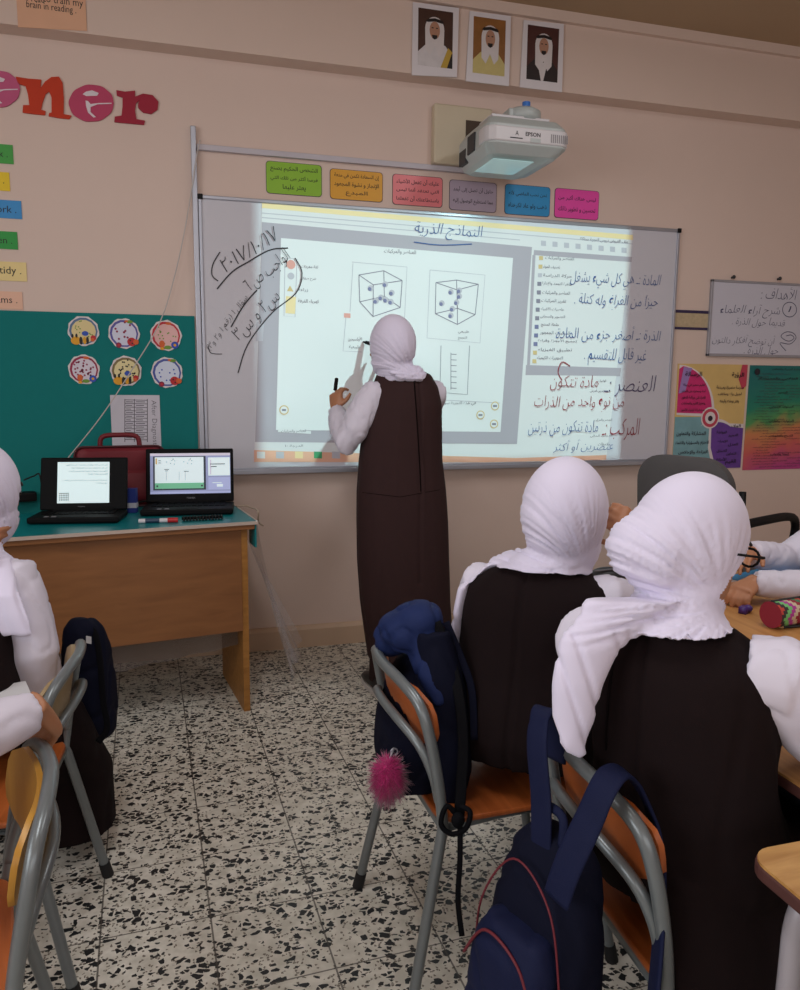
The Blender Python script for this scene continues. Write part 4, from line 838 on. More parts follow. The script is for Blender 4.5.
# ------------------------------------------------------------------ office chair by the wall
oc = empty('office_chair', (2.115, -.80, 0), math.radians(24)); tag(oc, 'grey office chair with black armrests by the wall posters', 'chair')
M = oc.matrix_world.copy(); m_of = mat('office_grey', (86, 83, 84), .7, var=.08, bump=.2, bscale=500)
def mt(q): q.v = [tuple(M @ V(p)) for p in q.v]; return q
q = MB(); R = []
for x, i_ in ((-.22, .03), (-.245, .0), (-.285, .0), (-.30, .03)): R.append([V((x-.05*((v.z-.5)/.5)**2-.0, v.x, v.z)) for v in rrect(-.205+i_, .205-i_, .46+i_, .985-i_, 0, .12, 8)])
q.rings(R); mt(q).build('backrest', m_of, oc, True, auto=True)
q = MB(); q.rings([[V((v.x, v.z, z)) for v in rrect(-.24+i_, .25-i_, -.24+i_, .24-i_, 0, .08, 6)] for z, i_ in ((.40, .03), (.42, 0), (.47, 0), (.485, .03))]); mt(q).build('seat', m_of, oc, True, auto=True)
for s in (-1, 1):
    q = MB(); q.tube(bez([(-.23, s*.225, .73), (-.1, s*.24, .735), (.1, s*.245, .73), (.19, s*.24, .70), (.2, s*.235, .62), (.12, s*.23, .44), (.0, s*.2, .40)], 6), [.018]*37, 10); mt(q).build('armrest', m_cap, oc, True)
    q = MB(); q.tube([(-.24, s*.215, .86), (-.245, s*.222, .73), (-.2, s*.21, .42)], .014, 8); mt(q).build('arm_post', m_cap, oc, True)
q = MB(); q.tube([(0, 0, .40), (0, 0, .10)], [.03, .028], 12); mt(q).build('gas_column', m_cap, oc, True, auto=True)
for k in range(5):
    a = k*1.2566; q = MB(); q.tube([(0, 0, .12), (.26*math.cos(a), .26*math.sin(a), .075)], [.028, .016], 8); mt(q).build('base_arm', m_cap, oc, True)
    q = MB(); q.tube([(.26*math.cos(a)-.02*math.sin(a), .26*math.sin(a)+.02*math.cos(a), .032), (.26*math.cos(a)+.02*math.sin(a), .26*math.sin(a)-.02*math.cos(a), .032)], .03, 12); mt(q).build('caster', m_cap, oc, True, auto=True)
# ------------------------------------------------------------------ people
m_skin = mat('skin', (178, 122, 88), .5, var=.06, scale=20); m_hair = mat('hair', (28, 20, 18), .6)
m_scarf = mat('scarf_white', (226, 219, 240), .8, var=.02, scale=6, bump=.12, bscale=900, sheen=.2); m_blouse = mat('blouse_white', (218, 212, 226), .75, var=.02, bump=.1, bscale=900)
m_dress = mat('pinafore_brown', (56, 37, 37), .85, var=.08, scale=30, bump=.2, bscale=800, spec=.2); m_dress2 = mat('pinafore_shaded', (26, 16, 17), .9, var=.08, scale=30, bump=.2, bscale=800, spec=.15)  # seated pinafores: same brown cloth, dim foreground light put into the darker colour
m_shoe = mat('shoe_black', (30, 28, 30), .5); m_sole = mat('sole_white', (206, 200, 196), .6); m_eye = mat('eye_dark', (34, 24, 22), .2); m_lip = mat('lips', (150, 84, 76), .5)
def lerp(a, b, t): return V(a)*(1-t)+V(b)*t
def ring(c, u, w, a, b, n=24, e=2.3):
    out = []
    for k in range(n):
        t = 6.28318*k/n; x, y = math.cos(t), math.sin(t)
        out.append(V(c)+V(u)*a*math.copysign(abs(x)**(2/e), x)+V(w)*b*math.copysign(abs(y)**(2/e), y))
    return out
def frame(az, pitch=0):
    f = V((math.sin(az)*math.cos(pitch), math.cos(az)*math.cos(pitch), math.sin(pitch))); r = V((math.cos(az), -math.sin(az), 0)); return r, f, r.cross(f)
def hand(mb, wrist, d, n, side, k=1.0, curl=.5, spread=1.0):
    """palm, four unequal bent fingers and a thumb; d points along the hand, n out of the palm, side +1 puts the thumb on d x n"""
    pass
def add_hand(mb, wrist, d, n, side, k=.9, curl=.5):
    d = V(d).normalized(); n = V(n); n = (n-d*d.dot(n)).normalized(); s = d.cross(n)*side; wrist = V(wrist)
    mb.rings([ring(wrist+d*x*k, s, n, a*k, b*k, 14, 2.6) for x, a, b in ((-.03, .024, .018), (0, .025, .018), (.03, .034, .0175), (.06, .039, .016), (.078, .038, .013))])
    L = (.062, .072, .066, .052)
    for i in range(4):
        p = wrist+d*(.072-.004*abs(i-1))*k+s*(.028-.0185*i)*k; ang = .15; pts = [p-d*.02*k, p]; rr = [.0085*k, .0088*k]
        dd = (d+s*(.10-.07*i)).normalized()
        for j, fr in enumerate((.45, .32, .23)):
            ang += curl*(.55, .95, .6)[j]; p = p+(dd*math.cos(ang)+n*math.sin(ang))*L[i]*k*fr; pts.append(p); rr.append((.0080, .0075, .0062)[j]*k)
        mb.tube(pts, rr, 8)
    p = wrist+d*.02*k+s*.026*k; t1 = (d*.62+s*.72+n*.35).normalized(); t2 = (d*.86+s*.30+n*.45).normalized()
    mb.tube([p-s*.015*k, p+t1*.02*k, p+t1*.042*k, p+t1*.042*k+t2*.028*k], [.012*k, .0115*k, .0098*k, .007*k], 8)
def crease(n, w=.16): return -max(0.0, 1-abs(n)/w)
def fold(k, A, seed=0, stretch=(1, 1, 1), cr=1.0):
    S = V(stretch); O = V((seed*7.1, seed*3.3, seed))
    def f(co, n):
        p = V((co.x*S.x, co.y*S.y, co.z*S.z))*k+O
        return A*noise.noise(p*.6)+A*cr*crease(noise.noise(p*1.25))*.7
    return f
def person(name, label, P):
    """P: joints in world metres. Body is one fused surface; scarf, pinafore, blouse and shoes are its children"""
    r, f, _ = frame(P['az']); hr, hf, hu = frame(P['haz'], P.get('hp', 0))
    hip, sh, neck, head = (V(P[k]) for k in ('hip', 'sh', 'neck', 'head')); sw = P.get('sw', .135)
    SR, SL = sh+r*sw-EZ*.012, sh-r*sw-EZ*.012
    H3 = Matrix((hr, hf, hu)).transposed()
    arms = [(SR, V(P['Re']), V(P['Rw']), P['Rh'], 1), (SL, V(P['Le']), V(P['Lw']), P['Lh'], -1)]
    legs = P['legs']                                   # [(hip joint, knee, ankle, toe direction)]
    # --- body
    q = MB()
    hk_ = P.get('hs', 1.0); H3 = H3*hk_
    q.ell(head, (.074, .092, .108), H3, 24, 16); q.ell(head+H3 @ V((0, .035, -.055)), (.056, .055, .06), H3)
    q.ell(head+H3 @ V((0, .094, -.022)), (.011, .017, .014), H3, 10, 8); q.ell(head+H3 @ V((0, .088, .0)), (.008, .012, .026), H3, 10, 8)
    for s in (-1, 1): q.ell(head+H3 @ V((s*.069, 0, -.02)), (.009, .018, .028), H3, 10, 8)
    q.ell(head+H3 @ V((0, .086, -.058)), (.022, .009, .009), H3, 10, 8)
    q.tube([head-hu*.04, neck, sh-EZ*.03], [.052, .046, .06], 14)
    up = (sh-hip).normalized(); w = r.cross(up)
    q.rings([ring(lerp(hip, sh, t), r, w, a, b) for t, a, b in ((-.15, .12, .09), (0, .135, .10), (.35, .115, .085), (.7, .125, .09), (.92, .105, .066), (.98, .06, .045))])
    for S, E, Wr, hd, sd in arms:
        S = S-EZ*.014
        q.tube([S+(sh-S)*.3, S, lerp(S, E, .5), E, lerp(E, Wr, .4), Wr], [.034, .036, .036, .034, .033, .0225], 12)
        add_hand(q, Wr, hd[0], hd[1], hd[2], P.get('hk', .92), hd[3])
    for h_, k_, a_, t_ in legs:
        h_, k_, a_, t_ = V(h_), V(k_), V(a_), V(t_); q.tube([h_, lerp(h_, k_, .5), k_, lerp(k_, a_, .35), a_], [.075, .066, .05, .046, .032], 12)
        q.tube([a_+V((0, 0, .01)), a_-EZ*.04, a_-EZ*.055+t_*.10], [.03, .03, .02], 10)
    body = remeshed(q, name, m_skin, .0048, 2); tag(body, label, 'person')
    for s in (-1, 1):
        q = MB(); q.ell(head+H3 @ V((s*.031, .083, .006)), (.012, .006, .007), H3, 12, 8); q.build('eye', m_eye, body, True)
        q = MB(); q.tube([head+H3 @ V((s*.013, .092, .026)), head+H3 @ V((s*.03, .091, .031)), head+H3 @ V((s*.05, .079, .026))], .003, 6); q.build('eyebrow', m_hair, body, True)
    q = MB(); q.tube([head+H3 @ V((x, .0955-abs(x)*.35, -.058)) for x in (-.02, -.01, 0, .01, .02)], [.002, .004, .0048, .004, .002], 6); q.build('lips', m_lip, body, True)
    # --- blouse: yoke and two sleeves
    q = MB(); k = P.get('sleeve', 1)
    q.rings([ring(lerp(hip, sh, t), r, w, a, b) for t, a, b in ((.55, .125, .095), (.8, .135, .092), (.97, .132, .070), (1.03, .085, .058))])
    for S, E, Wr, hd, sd in arms:
        m_ = lerp(S, E, .5); q.tube([S+(sh-S)*.25-EZ*.012, S-EZ*.004, lerp(S, E, .25), m_, lerp(S, E, .8), E, lerp(E, Wr, .3), lerp(E, Wr, .7), lerp(E, Wr, .88), lerp(E, Wr, .95)], [x*k for x in (.050, .054, .059, .062, .058, .054, .052, .046, .040, .036)], 16)
        for c0, c1 in ((.86, .97),): q.tube([lerp(E, Wr, c0), lerp(E, Wr, c1)], [.040*k, .038*k], 14)
    fb = fold(17, .0058, P['seed'], (1, 1, .55))
    remeshed(q, 'blouse', m_blouse, .0075, 4, fb, body)
    # --- pinafore
    q = MB(); D_ = P.get('dress')
    if D_: q.rings([ring(c, r, f, a, b) for c, a, b in D_])
    else:
        dw = P.get('dw', 1.0)
        q.rings([ring(lerp(hip, sh, t), r, w, a*dw, b*dw) for t, a, b in ((-.22, .15, .12), (-.05, .165, .135), (.12, .16, .128), (.35, .142, .112), (.6, .146, .108), (.8, .150, .106), (.93, .146, .098), (1.0, .130, .086), (1.06, .104, .070), (1.11, .082, .060))])
        kn = lerp(legs[0][1], legs[1][1], .5); an = lerp(legs[0][2], legs[1][2], .5); lt = (V(legs[0][1])-V(legs[1][1])).normalized(); th = (kn-hip).normalized(); tu = lt.cross(th)
        if tu.z < 0: tu = -tu
        q.rings([ring(hip-EZ*.02, lt, tu, .16, .09), ring(lerp(hip, kn, .4), lt, tu, .17, .085), ring(lerp(hip, kn, .8), lt, tu, .165, .075), ring(kn+th*.03, lt, tu, .15, .06)])
        q.rings([ring(kn+EZ*.04, lt, th, .15, .06), ring(lerp(kn, an, .3), lt, th, .165, .085), ring(lerp(kn, an, .7), lt, th, .18, .095), ring(an+EZ*.02, lt, th, .19, .10)])
    for c in P.get('drape', ()):  # cloth that falls beside the seat
        q.rings([ring(p, u, v_, a, b) for p, u, v_, a, b in c])
    fd = fold(P.get('dk', 7), P.get('da', .005), P['seed']+5, P.get('dst', (1, 1, .35)))
    seam = P.get('seam')
    def fdress(co, n):
        x = fd(co, n)
        if seam:                                    # centre-back seam and zip
            l = (co-sh).dot(r)-seam; b_ = n.dot(f)
            if b_ < -.2 and co.z > hip.z-.3: x -= .007*math.exp(-(l/.007)**2)-.003*math.exp(-((l-.009)/.005)**2)
        return x
    ub = (sh-hip).normalized()
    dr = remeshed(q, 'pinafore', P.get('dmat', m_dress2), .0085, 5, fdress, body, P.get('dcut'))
    # --- headscarf
    q = MB(); c = head; a = P.get('hs', 1.0)
    H3 = H3*(1/hk_)
    q.ell(c+H3 @ V((0, -.012, .006)), (.093*a, .108*a, .122*a), H3, 32, 20)
    q.ell(c+H3 @ V((0, .01, -.055)), (.082*a, .088*a, .085*a), H3, 24, 16)
    for o_, rad in P.get('bun', ()): q.ell(c+H3 @ V(o_), rad, H3, 20, 14)
    nk = P.get('neckr', ((.0, .078, .082), (.45, .076, .080), (.75, .092, .09), (1.0, .125, .105), (1.12, .135, .11)))
    c0 = head-hu*.065; c1 = sh+EZ*.028+V(P.get('hem', (0, 0, 0)))
    rr_ = []
    for t, x, y in nk: rr_.append(ring(lerp(c0, c1, t), r, w, x, y, 24, 2))
    q.rings(rr_)
    for T in P.get('tails', ()): q.rings([ring(p, u, v_, a_, b_, 20, 2.0) for p, u, v_, a_, b_ in T])
    anchor = head+H3 @ V(P.get('anchor', (0, .06, -.11)))
    seed = P['seed']
    def fscarf(co, n):
        v = H3.transposed() @ (co-anchor); dist = v.length; hz = (H3.transposed() @ (co-head)).z
        ang = math.atan2(v.z, math.hypot(v.y, v.x*.8))
        if 'fan' in P:
            u_ = co-V(P['fan']); dist = u_.length; ang = math.atan2(u_.dot(UP), -u_.dot(RT))*.8
        lo = min(1, max(0, (.075-hz)/.14))*min(1, max(0, (co.z-neck.z+.035)/.03)); g = min(1, max(0, dist-.02)/.09)*(1-P.get('fade', .45)*min(1, max(0, (dist-.12)/.08)))
        ka = P.get('fa', 1.0)
        x = ka*.0062*crease(noise.noise(V((ang*11, dist*3.2, seed*3.1))), .22)*lo*g
        x += ka*.0046*crease(noise.noise(V((ang*23+3, dist*5, seed*1.7))), .2)*lo*g
        x += .003*noise.noise(V((co.x*9, co.y*9, co.z*6+seed)))*(.4+.6*lo)
        if co.z < neck.z-.005:
            l = co.dot(RT); x += .0045*crease(noise.noise(V((l*26+co.z*9, co.z*1.6, seed))), .22)
        return x
    fo = P.get('face', (.060, .084))
    def cut(co):
        l = H3.transposed() @ (co-head); return l.y > P.get('fy', .042)+P.get('fk', 0)*l.z and (l.x/fo[0])**2+((l.z+.006)/fo[1])**2 < 1
    sc = remeshed(q, 'headscarf', m_scarf, .0042, P.get('ssm', 7), fscarf, body, cut)
    # --- shoes
    for h_, k_, a_, t_ in legs:
        a_ = V(a_); t_ = V(t_).normalized(); q = MB(); s_ = t_.cross(EZ); z0 = a_.z-.075
        q.rings([ring(V((a_.x, a_.y, 0))+t_*x+EZ*(z0+.045+dz), s_, EZ, wx, hz, 14, 2.4) for x, wx, hz, dz in ((-.06, .02, .02, .0), (-.045, .034, .034, .004), (.02, .036, .036, .004), (.07, .04, .026, -.006), (.12, .036, .018, -.012), (.145, .02, .012, -.016))]); so_ = q.build('shoe', P.get('shoe', m_shoe), body, True)
        q = MB(); q.prism([V((a_.x, a_.y, z0))+t_*x+s_*y for x, y in ((-.06, .018), (-.05, .034), (.07, .04), (.13, .034), (.15, .014), (.15, -.014), (.13, -.034), (.07, -.04), (-.05, -.034), (-.06, -.018))], (0, 0, .018)); q.build('sole', m_sole, so_)
    for h_, k_, a_, t_ in legs:
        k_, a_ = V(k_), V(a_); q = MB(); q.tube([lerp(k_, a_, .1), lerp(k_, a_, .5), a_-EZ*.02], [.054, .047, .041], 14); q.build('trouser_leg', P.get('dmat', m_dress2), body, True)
    return body, dr, head

# --- the student standing at the board
def sx(xl, xr, py, y=-.6, b=.11, grow=0):
    a, c = W(xl, py, -y), W(xr, py, -y); return ((a+c)/2, (c.x-a.x)/2+grow, b)
stand = dict(az=.0, haz=-.12, hp=-.05, hip=(.765, -.6, .78), sh=(.757, -.61, 1.245), neck=(.73, -.605, 1.30), head=(.706, -.60, 1.405), sw=.125, seed=1, hk=.95, dmat=m_dress,
    Re=(.905, -.40, 1.15), Rw=(.835, -.145, 1.37), Rh=((-.68, .52, .5), (-.3, .6, -.6), -1, .45), Le=(.52, -.63, 1.035), Lw=(.515, -.44, 1.15), Lh=((.02, .25, .9), (.75, .5, 0), -1, .8),
    legs=[((.84, -.6, .74), (.85, -.6, .42), (.945, -.47, .075), (.25, 1, 0)), ((.69, -.6, .74), (.68, -.6, .42), (.650, -.635, .075), (-.1, 1, 0))],
    seam=.035, dk=5, da=.006, dst=(1, 1, .18), hs=.98, sleeve=1.0,
    neckr=((.0, .09, .095), (.4, .092, .093), (.8, .10, .09), (1.0, .108, .086)), fade=.2, fa=.75, fan=D(417, 370, 2.83), anchor=(0, .05, -.12), face=(.058, .082),
    tails=[[(V((.735, -.665, 1.335)), EX, EY, .065, .03), (V((.75, -.69, 1.30)), EX, EY, .075, .016), (V((.765, -.697, 1.278)), EX, EY, .05, .010)]])
sec = [sx(369, 452, 655, b=.15), sx(366, 451, 635, b=.148), sx(361, 449, 600, b=.145), sx(358, 448, 560, b=.14), sx(357, 447, 520, b=.135), sx(357, 445, 490, b=.132), sx(359, 441.5, 460, b=.122), sx(363, 441, 430, b=.118), sx(370, 441, 405, b=.115), sx(373, 438, 388, b=.10), sx(378, 430, 374, b=.075), sx(386, 420, 370, b=.055)]
stand['dress'] = [(V((c.x, -.6, c.z)), a, b) for c, a, b in sec]
st, st_dress, hd = person('standing_student', 'student in brown pinafore and white scarf standing with her back turned, writing on the board', stand)
q = MB(); tip = V((.724, -.021, 1.453)); pb = V((.765, -.062, 1.44)); q.tube([pb+(pb-tip).normalized()*.07, tip+(pb-tip).normalized()*.016], .0085, 10); mk2 = q.build('marker_pen', m_cap, None, True, auto=True); tag(mk2, 'black marker held against the board by the standing student', 'pen')
q = MB(); q.tube([tip+(pb-tip).normalized()*.016, tip], [.006, .003], 8); q.build('tip', mat('marker_tip', (16, 16, 18), .6), mk2, True)
q = MB(); c = V((.518, -.40, 1.235)); q.tube([c, c+V((.012, .03, .045))], .008, 10); o = q.build('pen_lid', m_cap, None, True, auto=True); tag(o, 'dark pen lid held in the raised fist of the standing student', 'pen lid')

# --- middle seated student
mid = dict(az=.70, haz=.80, hp=-.22, hip=(.61, -2.07, .525), sh=(.652, -2.062, .838), neck=(.672, -2.075, .895), head=(.70, -2.072, .984), sw=.140, seed=2, sleeve=.9, dw=1.12,
    Re=(.985, -2.06, .705), Rw=(.868, -2.085, .935), Rh=((-.75, -.25, .62), (-.4, .8, .1), 1, .9), Le=(.585, -1.86, .64), Lw=(.74, -1.75, .66), Lh=((.9, .5, .0), (0, 0, -1), 1, .4),
    legs=[((.62, -2.09, .49), (.93, -2.03, .455), (.95, -2.02, .075), (1, .1, 0)), ((.60, -1.97, .49), (.90, -1.86, .455), (.93, -1.85, .075), (1, .2, 0))], seam=-.015, anchor=(.03, .06, -.12), hs=1.0, fan=D(592, 578, 1.6), fade=.1, fa=.9,
    neckr=((.0, .076, .08), (.35, .076, .08), (.7, .092, .092), (1.0, .112, .10)))
r_, f_, _ = frame(mid['az'])
sL = V(mid['sh'])-r_*.135
mid['tails'] = [[(V((.63, -2.01, .885)), f_, EZ, .055, .022), (sL+V((.03, .0, .028)), f_, V((-.5, .1, .8)).normalized(), .05, .018), (sL+V((-.035, .0, -.02)), f_, r_, .05, .015), (sL+V((-.052, .0, -.10)), f_, r_, .045, .014), (sL+V((-.052, .0, -.19)), f_, r_, .035, .012), (sL+V((-.048, 0, -.23)), f_, r_, .012, .008)]]
md, mid_dress, _ = person('seated_student', 'student in brown pinafore sitting on the middle chair, chin resting towards her raised hand', mid)

# --- nearest seated student with glasses
rt = dict(az=.78, haz=1.52, hp=-.28, hip=(.685, -2.55, .525), sh=(.662, -2.542, .852), neck=(.675, -2.53, .905), head=(.697, -2.508, 1.012), sw=.142, seed=3, sleeve=1.22,
    Re=(.905, -2.655, .70), Rw=(1.07, -2.47, .70), Rh=((.8, .6, 0), (0, 0, -1), -1, .4), Le=(.76, -2.37, .70), Lw=(.95, -2.34, .70), Lh=((1, .1, .0), (0, 0, -1), 1, .4),
    legs=[((.72, -2.62, .49), (1.02, -2.56, .455), (1.04, -2.55, .075), (1, .1, 0)), ((.72, -2.48, .49), (1.01, -2.40, .455), (1.03, -2.39, .075), (1, .1, 0))], seam=-.045,
    bun=[((-.012, -.088, -.030), (.056, .054, .057)), ((-.004, -.06, -.02), (.075, .068, .076))], ssm=12, anchor=(.02, .075, -.115), fy=.052, fk=.5, fade=.0, fa=1.0, fan=D(722, 604, 1.2), hem=(-.024, .0, .014), hs=.92, face=(.1, .088),
    neckr=((.0, .072, .076), (.35, .068, .074), (.7, .078, .08), (1.0, .098, .09)))
r_, f_, _ = frame(rt['az']); sL = V(rt['sh'])-r_*.142
def dp(x, y, k): return D(x, y, k)
vx = RT.copy(); vd = FW.copy()
rt['tails'] = [[(dp(655, 598, 1.20), vx, vd, .045, .04), (dp(617, 612, 1.185), V((.8, -.3, -.45)).normalized(), vd, .052, .03), (dp(588, 645, 1.165), V((.85, -.2, -.35)).normalized(), vd, .048, .022), (dp(577, 685, 1.165), vx, vd, .040, .02), (dp(573, 722, 1.17), vx, vd, .033, .016), (dp(574, 742, 1.17), V((.9, 0, .35)).normalized(), vd, .026, .012), (dp(584, 756, 1.17), V((.9, 0, .5)).normalized(), vd, .008, .006)]]
rt['drape'] = [[(V((.74, -2.64, .52)), EX, EY, .17, .05), (V((.76, -2.70, .40)), EX, EY, .20, .03), (V((.79, -2.735, .25)), EX, EY, .21, .03), (V((.82, -2.745, .10)), EX, EY, .20, .025)]]
pr, rt_dress, hd = person('seated_student', 'bespectacled student in brown pinafore sitting nearest the camera, white scarf tail over her shoulder', rt)
H3 = Matrix(frame(rt['haz'], rt['hp'])).transposed()
gl = MB()
for s in (-1, 1):
    gl.tube([hd+H3 @ V((s*.029+.021*math.cos(t*.4488), .094, .004+.015*math.sin(t*.4488))) for t in range(14)], .0022, 6, closed=True)
    gl.tube([hd+H3 @ V(p) for p in ((s*.055, .093, .008), (s*.072, .08, .01), (s*.078, .02, .004))], .0022, 6)
gl.tube([hd+H3 @ V((x, .096, .008)) for x in (-.008, 0, .008)], .0022, 6)
gl.build('glasses', m_cap, pr, True)

# --- student on the left by the desk
lf = dict(az=.22, haz=.75, hp=-.15, hip=(-.62, -1.74, .525), sh=(-.625, -1.585, .825), neck=(-.585, -1.545, .885), head=(-.578, -1.52, .995), sw=.14, seed=4, sleeve=1.05,
    Re=(-.445, -1.665, .575), Rw=(-.53, -1.47, .63), Rh=((-.5, .8, .1), (0, 0, -1), -1, .4), Le=(-.72, -1.45, .74), Lw=(-.612, -1.575, .91), Lh=((.98, -.1, -.05), (0, .9, 0), 1, .7),
    legs=[((-.54, -1.70, .49), (-.50, -1.36, .455), (-.49, -1.33, .075), (0, 1, 0)), ((-.68, -1.70, .49), (-.67, -1.36, .455), (-.67, -1.33, .075), (0, 1, 0))], anchor=(.04, .06, -.12), hs=1.02,
    neckr=((.0, .078, .082), (.45, .078, .082), (.75, .098, .098), (.95, .135, .115), (1.3, .15, .125)))
r_, f_, _ = frame(lf['az'])
lf['tails'] = [[(V((-.56, -1.62, .86)), r_, f_, .07, .03), (V((-.545, -1.69, .79)), r_, f_, .088, .025), (V((-.535, -1.705, .74)), r_, f_, .095, .018), (V((-.53, -1.71, .705)), r_, f_, .098, .014), (V((-.53, -1.71, .695)), r_, f_, .098, .01)]]
lf['drape'] = [[(V((-.49, -1.56, .5)), EX, EY, .10, .12), (V((-.45, -1.54, .38)), EX, EY, .11, .12), (V((-.425, -1.47, .24)), EX, EY, .12, .11), (V((-.43, -1.46, .07)), EX, EY, .125, .12)]]
person('seated_student', 'student in white scarf and brown pinafore on the left, sitting before the teacher desk', lf)

# --- student at the lower left whose forearm rests on a chair back
bl = dict(az=-1.45, haz=-1.3, hip=(-.68, -2.37, .525), sh=(-.66, -2.38, .835), neck=(-.665, -2.38, .90), head=(-.675, -2.38, 1.0), sw=.14, seed=5, sleeve=.9,
    Re=(-.50, -2.37, .715), Rw=(-.340, -2.25, .735), Rh=((.1, .75, -.65), (-.8, -.2, -.6), 1, .6), Le=(-.80, -2.55, .66), Lw=(-.98, -2.52, .67), Lh=((-1, .1, .0), (0, 0, -1), 1, .4),
    legs=[((-.68, -2.30, .49), (-1.0, -2.28, .455), (-1.03, -2.28, .075), (-1, 0, 0)), ((-.68, -2.44, .49), (-1.0, -2.46, .455), (-1.03, -2.46, .075), (-1, 0, 0))])
person('seated_student', 'student mostly outside the left picture edge, white-sleeved forearm on a grey chair back', bl)

# --- student across the far table, only folded arms in view
tr = dict(az=-1.35, haz=-1.3, hp=-.2, hip=(2.02, -1.74, .525), sh=(1.93, -1.75, .835), neck=(1.92, -1.75, .90), head=(1.90, -1.75, 1.0), sw=.14, seed=6, sleeve=1.0,
    Re=(1.74, -1.60, .72), Rw=(1.545, -1.66, .765), Rh=((-.85, -.5, -.05), (.1, -.1, -1), 1, .5), Le=(1.66, -1.93, .715), Lw=(1.44, -1.80, .715), Lh=((-.9, -.45, -.18), (.0, .1, -1), -1, .75),
    legs=[((1.98, -1.67, .49), (1.72, -1.66, .455), (1.70, -1.66, .075), (-1, 0, 0)), ((1.98, -1.82, .49), (1.72, -1.86, .455), (1.70, -1.86, .075), (-1, 0, 0))])
person('seated_student', 'student at the right edge, white sleeves with arms folded on the far table', tr)

# --- back seams and zips, laid on the cloth
def seam_on(o, path, r, m, name='back_seam', off=.0005):
    bpy.context.view_layer.update(); inv = o.matrix_world.inverted(); pts = []
    for i in range(len(path)-1):
        for k in range(10):
            t = k/10; px, py = path[i][0]*(1-t)+path[i+1][0]*t, path[i][1]*(1-t)+path[i+1][1]*t
            d = ray(px, py).normalized(); ok, loc, n, _ = o.ray_cast(inv @ CAMP, inv.to_3x3() @ d)
            if ok: pts.append(o.matrix_world @ loc - d*off)
    if len(pts) > 3: q = MB(); q.tube(pts, r, 6); q.build(name, m, o, True)
m_seam = mat('seam_dark', (16, 9, 10), .9, spec=.1)
seam_on(st_dress, [(414, 378), (417, 420), (420, 470), (421, 494)], .0026, m_seam, 'back_zip', .001)
seam_on(st_dress, [(418, 378), (421, 420), (424, 470), (425, 494)], .0014, m_dress, 'zip_placket', .001)
seam_on(st_dress, [(359, 492), (400, 497), (444, 489)], .0012, m_seam, 'waist_seam', .0)
seam_on(rt_dress, [(614, 652), (609, 690), (606, 730), (606, 752)], .0022, m_seam, 'back_zip', .0005)
# ------------------------------------------------------------------ school bags
m_navy = mat('navy_nylon', (24, 29, 58), .65, var=.12, scale=30, bump=.25, bscale=700, spec=.12); m_navy2 = mat('navy_light', (34, 46, 88), .65, var=.12, scale=30, bump=.25, bscale=700, spec=.12)
m_navyd = mat('navy_dark', (17, 19, 36), .8, var=.1, bump=.2, bscale=700, spec=.1); m_pip = mat('piping_red', (104, 24, 38), .6); m_strap = mat('strap_black', (14, 14, 18), .8, spec=.1)
def ribbon(name, pts, w, t, m, parent, ref, n=6):
    """a flat strap: ref is the direction of its thickness"""
    P = bez(pts, n); q = MB(); R = []
    rf = [V(x) for x in ref] if isinstance(ref[0], (tuple, list, Vector)) else [V(ref)]*len(pts)
    for i, p in enumerate(P):
        tg = (P[min(i+1, len(P)-1)]-P[max(i-1, 0)]).normalized(); j = i/n; a = int(min(j, len(rf)-1)); b = min(a+1, len(rf)-1); z = rf[a]*(1-(j-a))+rf[b]*(j-a)
        u = tg.cross(z).normalized(); v = u.cross(tg).normalized(); R.append(ring(p, u, v, w/2, t/2, 12, 4))
    q.rings(R); return q.build(name, m, parent, True)
def bag_body(c, r, out, w, d, h, m, parent, seed=1, A=.006, name='body', lean=0):
    """rounded sack; r its width direction, out its outward direction"""
    r, out = V(r).normalized(), V(out).normalized(); q = MB()
    q.rings([ring(V(c)+EZ*h*z+out*(o+lean*z), r, out, w/2*a, d/2*b, 24, 2.8) for z, a, b, o in ((-.5, .7, .6, 0), (-.46, .92, .9, .004), (-.3, 1, 1, .008), (0, .99, .96, .004), (.25, .92, .82, -.006), (.42, .76, .6, -.018), (.5, .45, .35, -.025))])
    return remeshed(q, name, m, .008, 5, fold(11, A, seed, (1, 1, .6)), parent)
# bag on the nearest chair
b1 = empty('backpack', (.42, -2.58, .15)); tag(b1, 'navy backpack with red piping hung by its straps from the nearest chair', 'backpack')
c1 = V((.42, -2.575, .36)); o1 = V((-.93, -.36, 0)); r1_ = V((.36, -.93, 0))
bag_body(c1, r1_, o1, .205, .13, .46, m_navyd, b1, 3, .007)
q = MB(); q.rings([ring(c1+EZ*z+o1*o, r1_, o1, a*.76, b, 20, 3) for z, a, b, o in ((-.2, .08, .03, .06), (-.18, .105, .042, .065), (-.05, .11, .045, .068), (.06, .10, .04, .062), (.10, .075, .026, .055))])
remeshed(q, 'front_pocket', m_navy, .008, 4, fold(12, .005, 4), b1)
def on_bag(u, z, o): return c1+r1_*u+EZ*z+o1*o
q = MB(); q.tube(bez([on_bag(-.098, -.05, .052), on_bag(-.085, .09, .054), on_bag(-.03, .185, .04), on_bag(.05, .15, .048), on_bag(.084, .03, .056), on_bag(.094, -.16, .05)], 8), .0018, 6); q.build('piping', m_pip, b1, True)
q = MB(); q.tube(bez([on_bag(-.08, .02, .094), on_bag(-.035, .085, .092), on_bag(.035, .07, .094), on_bag(.072, .0, .096)], 8), .0025, 6); q.build('pocket_piping', m_pip, b1, True)
q = MB(); q.tube(bez([on_bag(.03, -.04, .114), on_bag(.05, -.09, .114), on_bag(.055, -.17, .11)], 6), .0025, 6); q.build('pocket_piping', m_pip, b1, True)
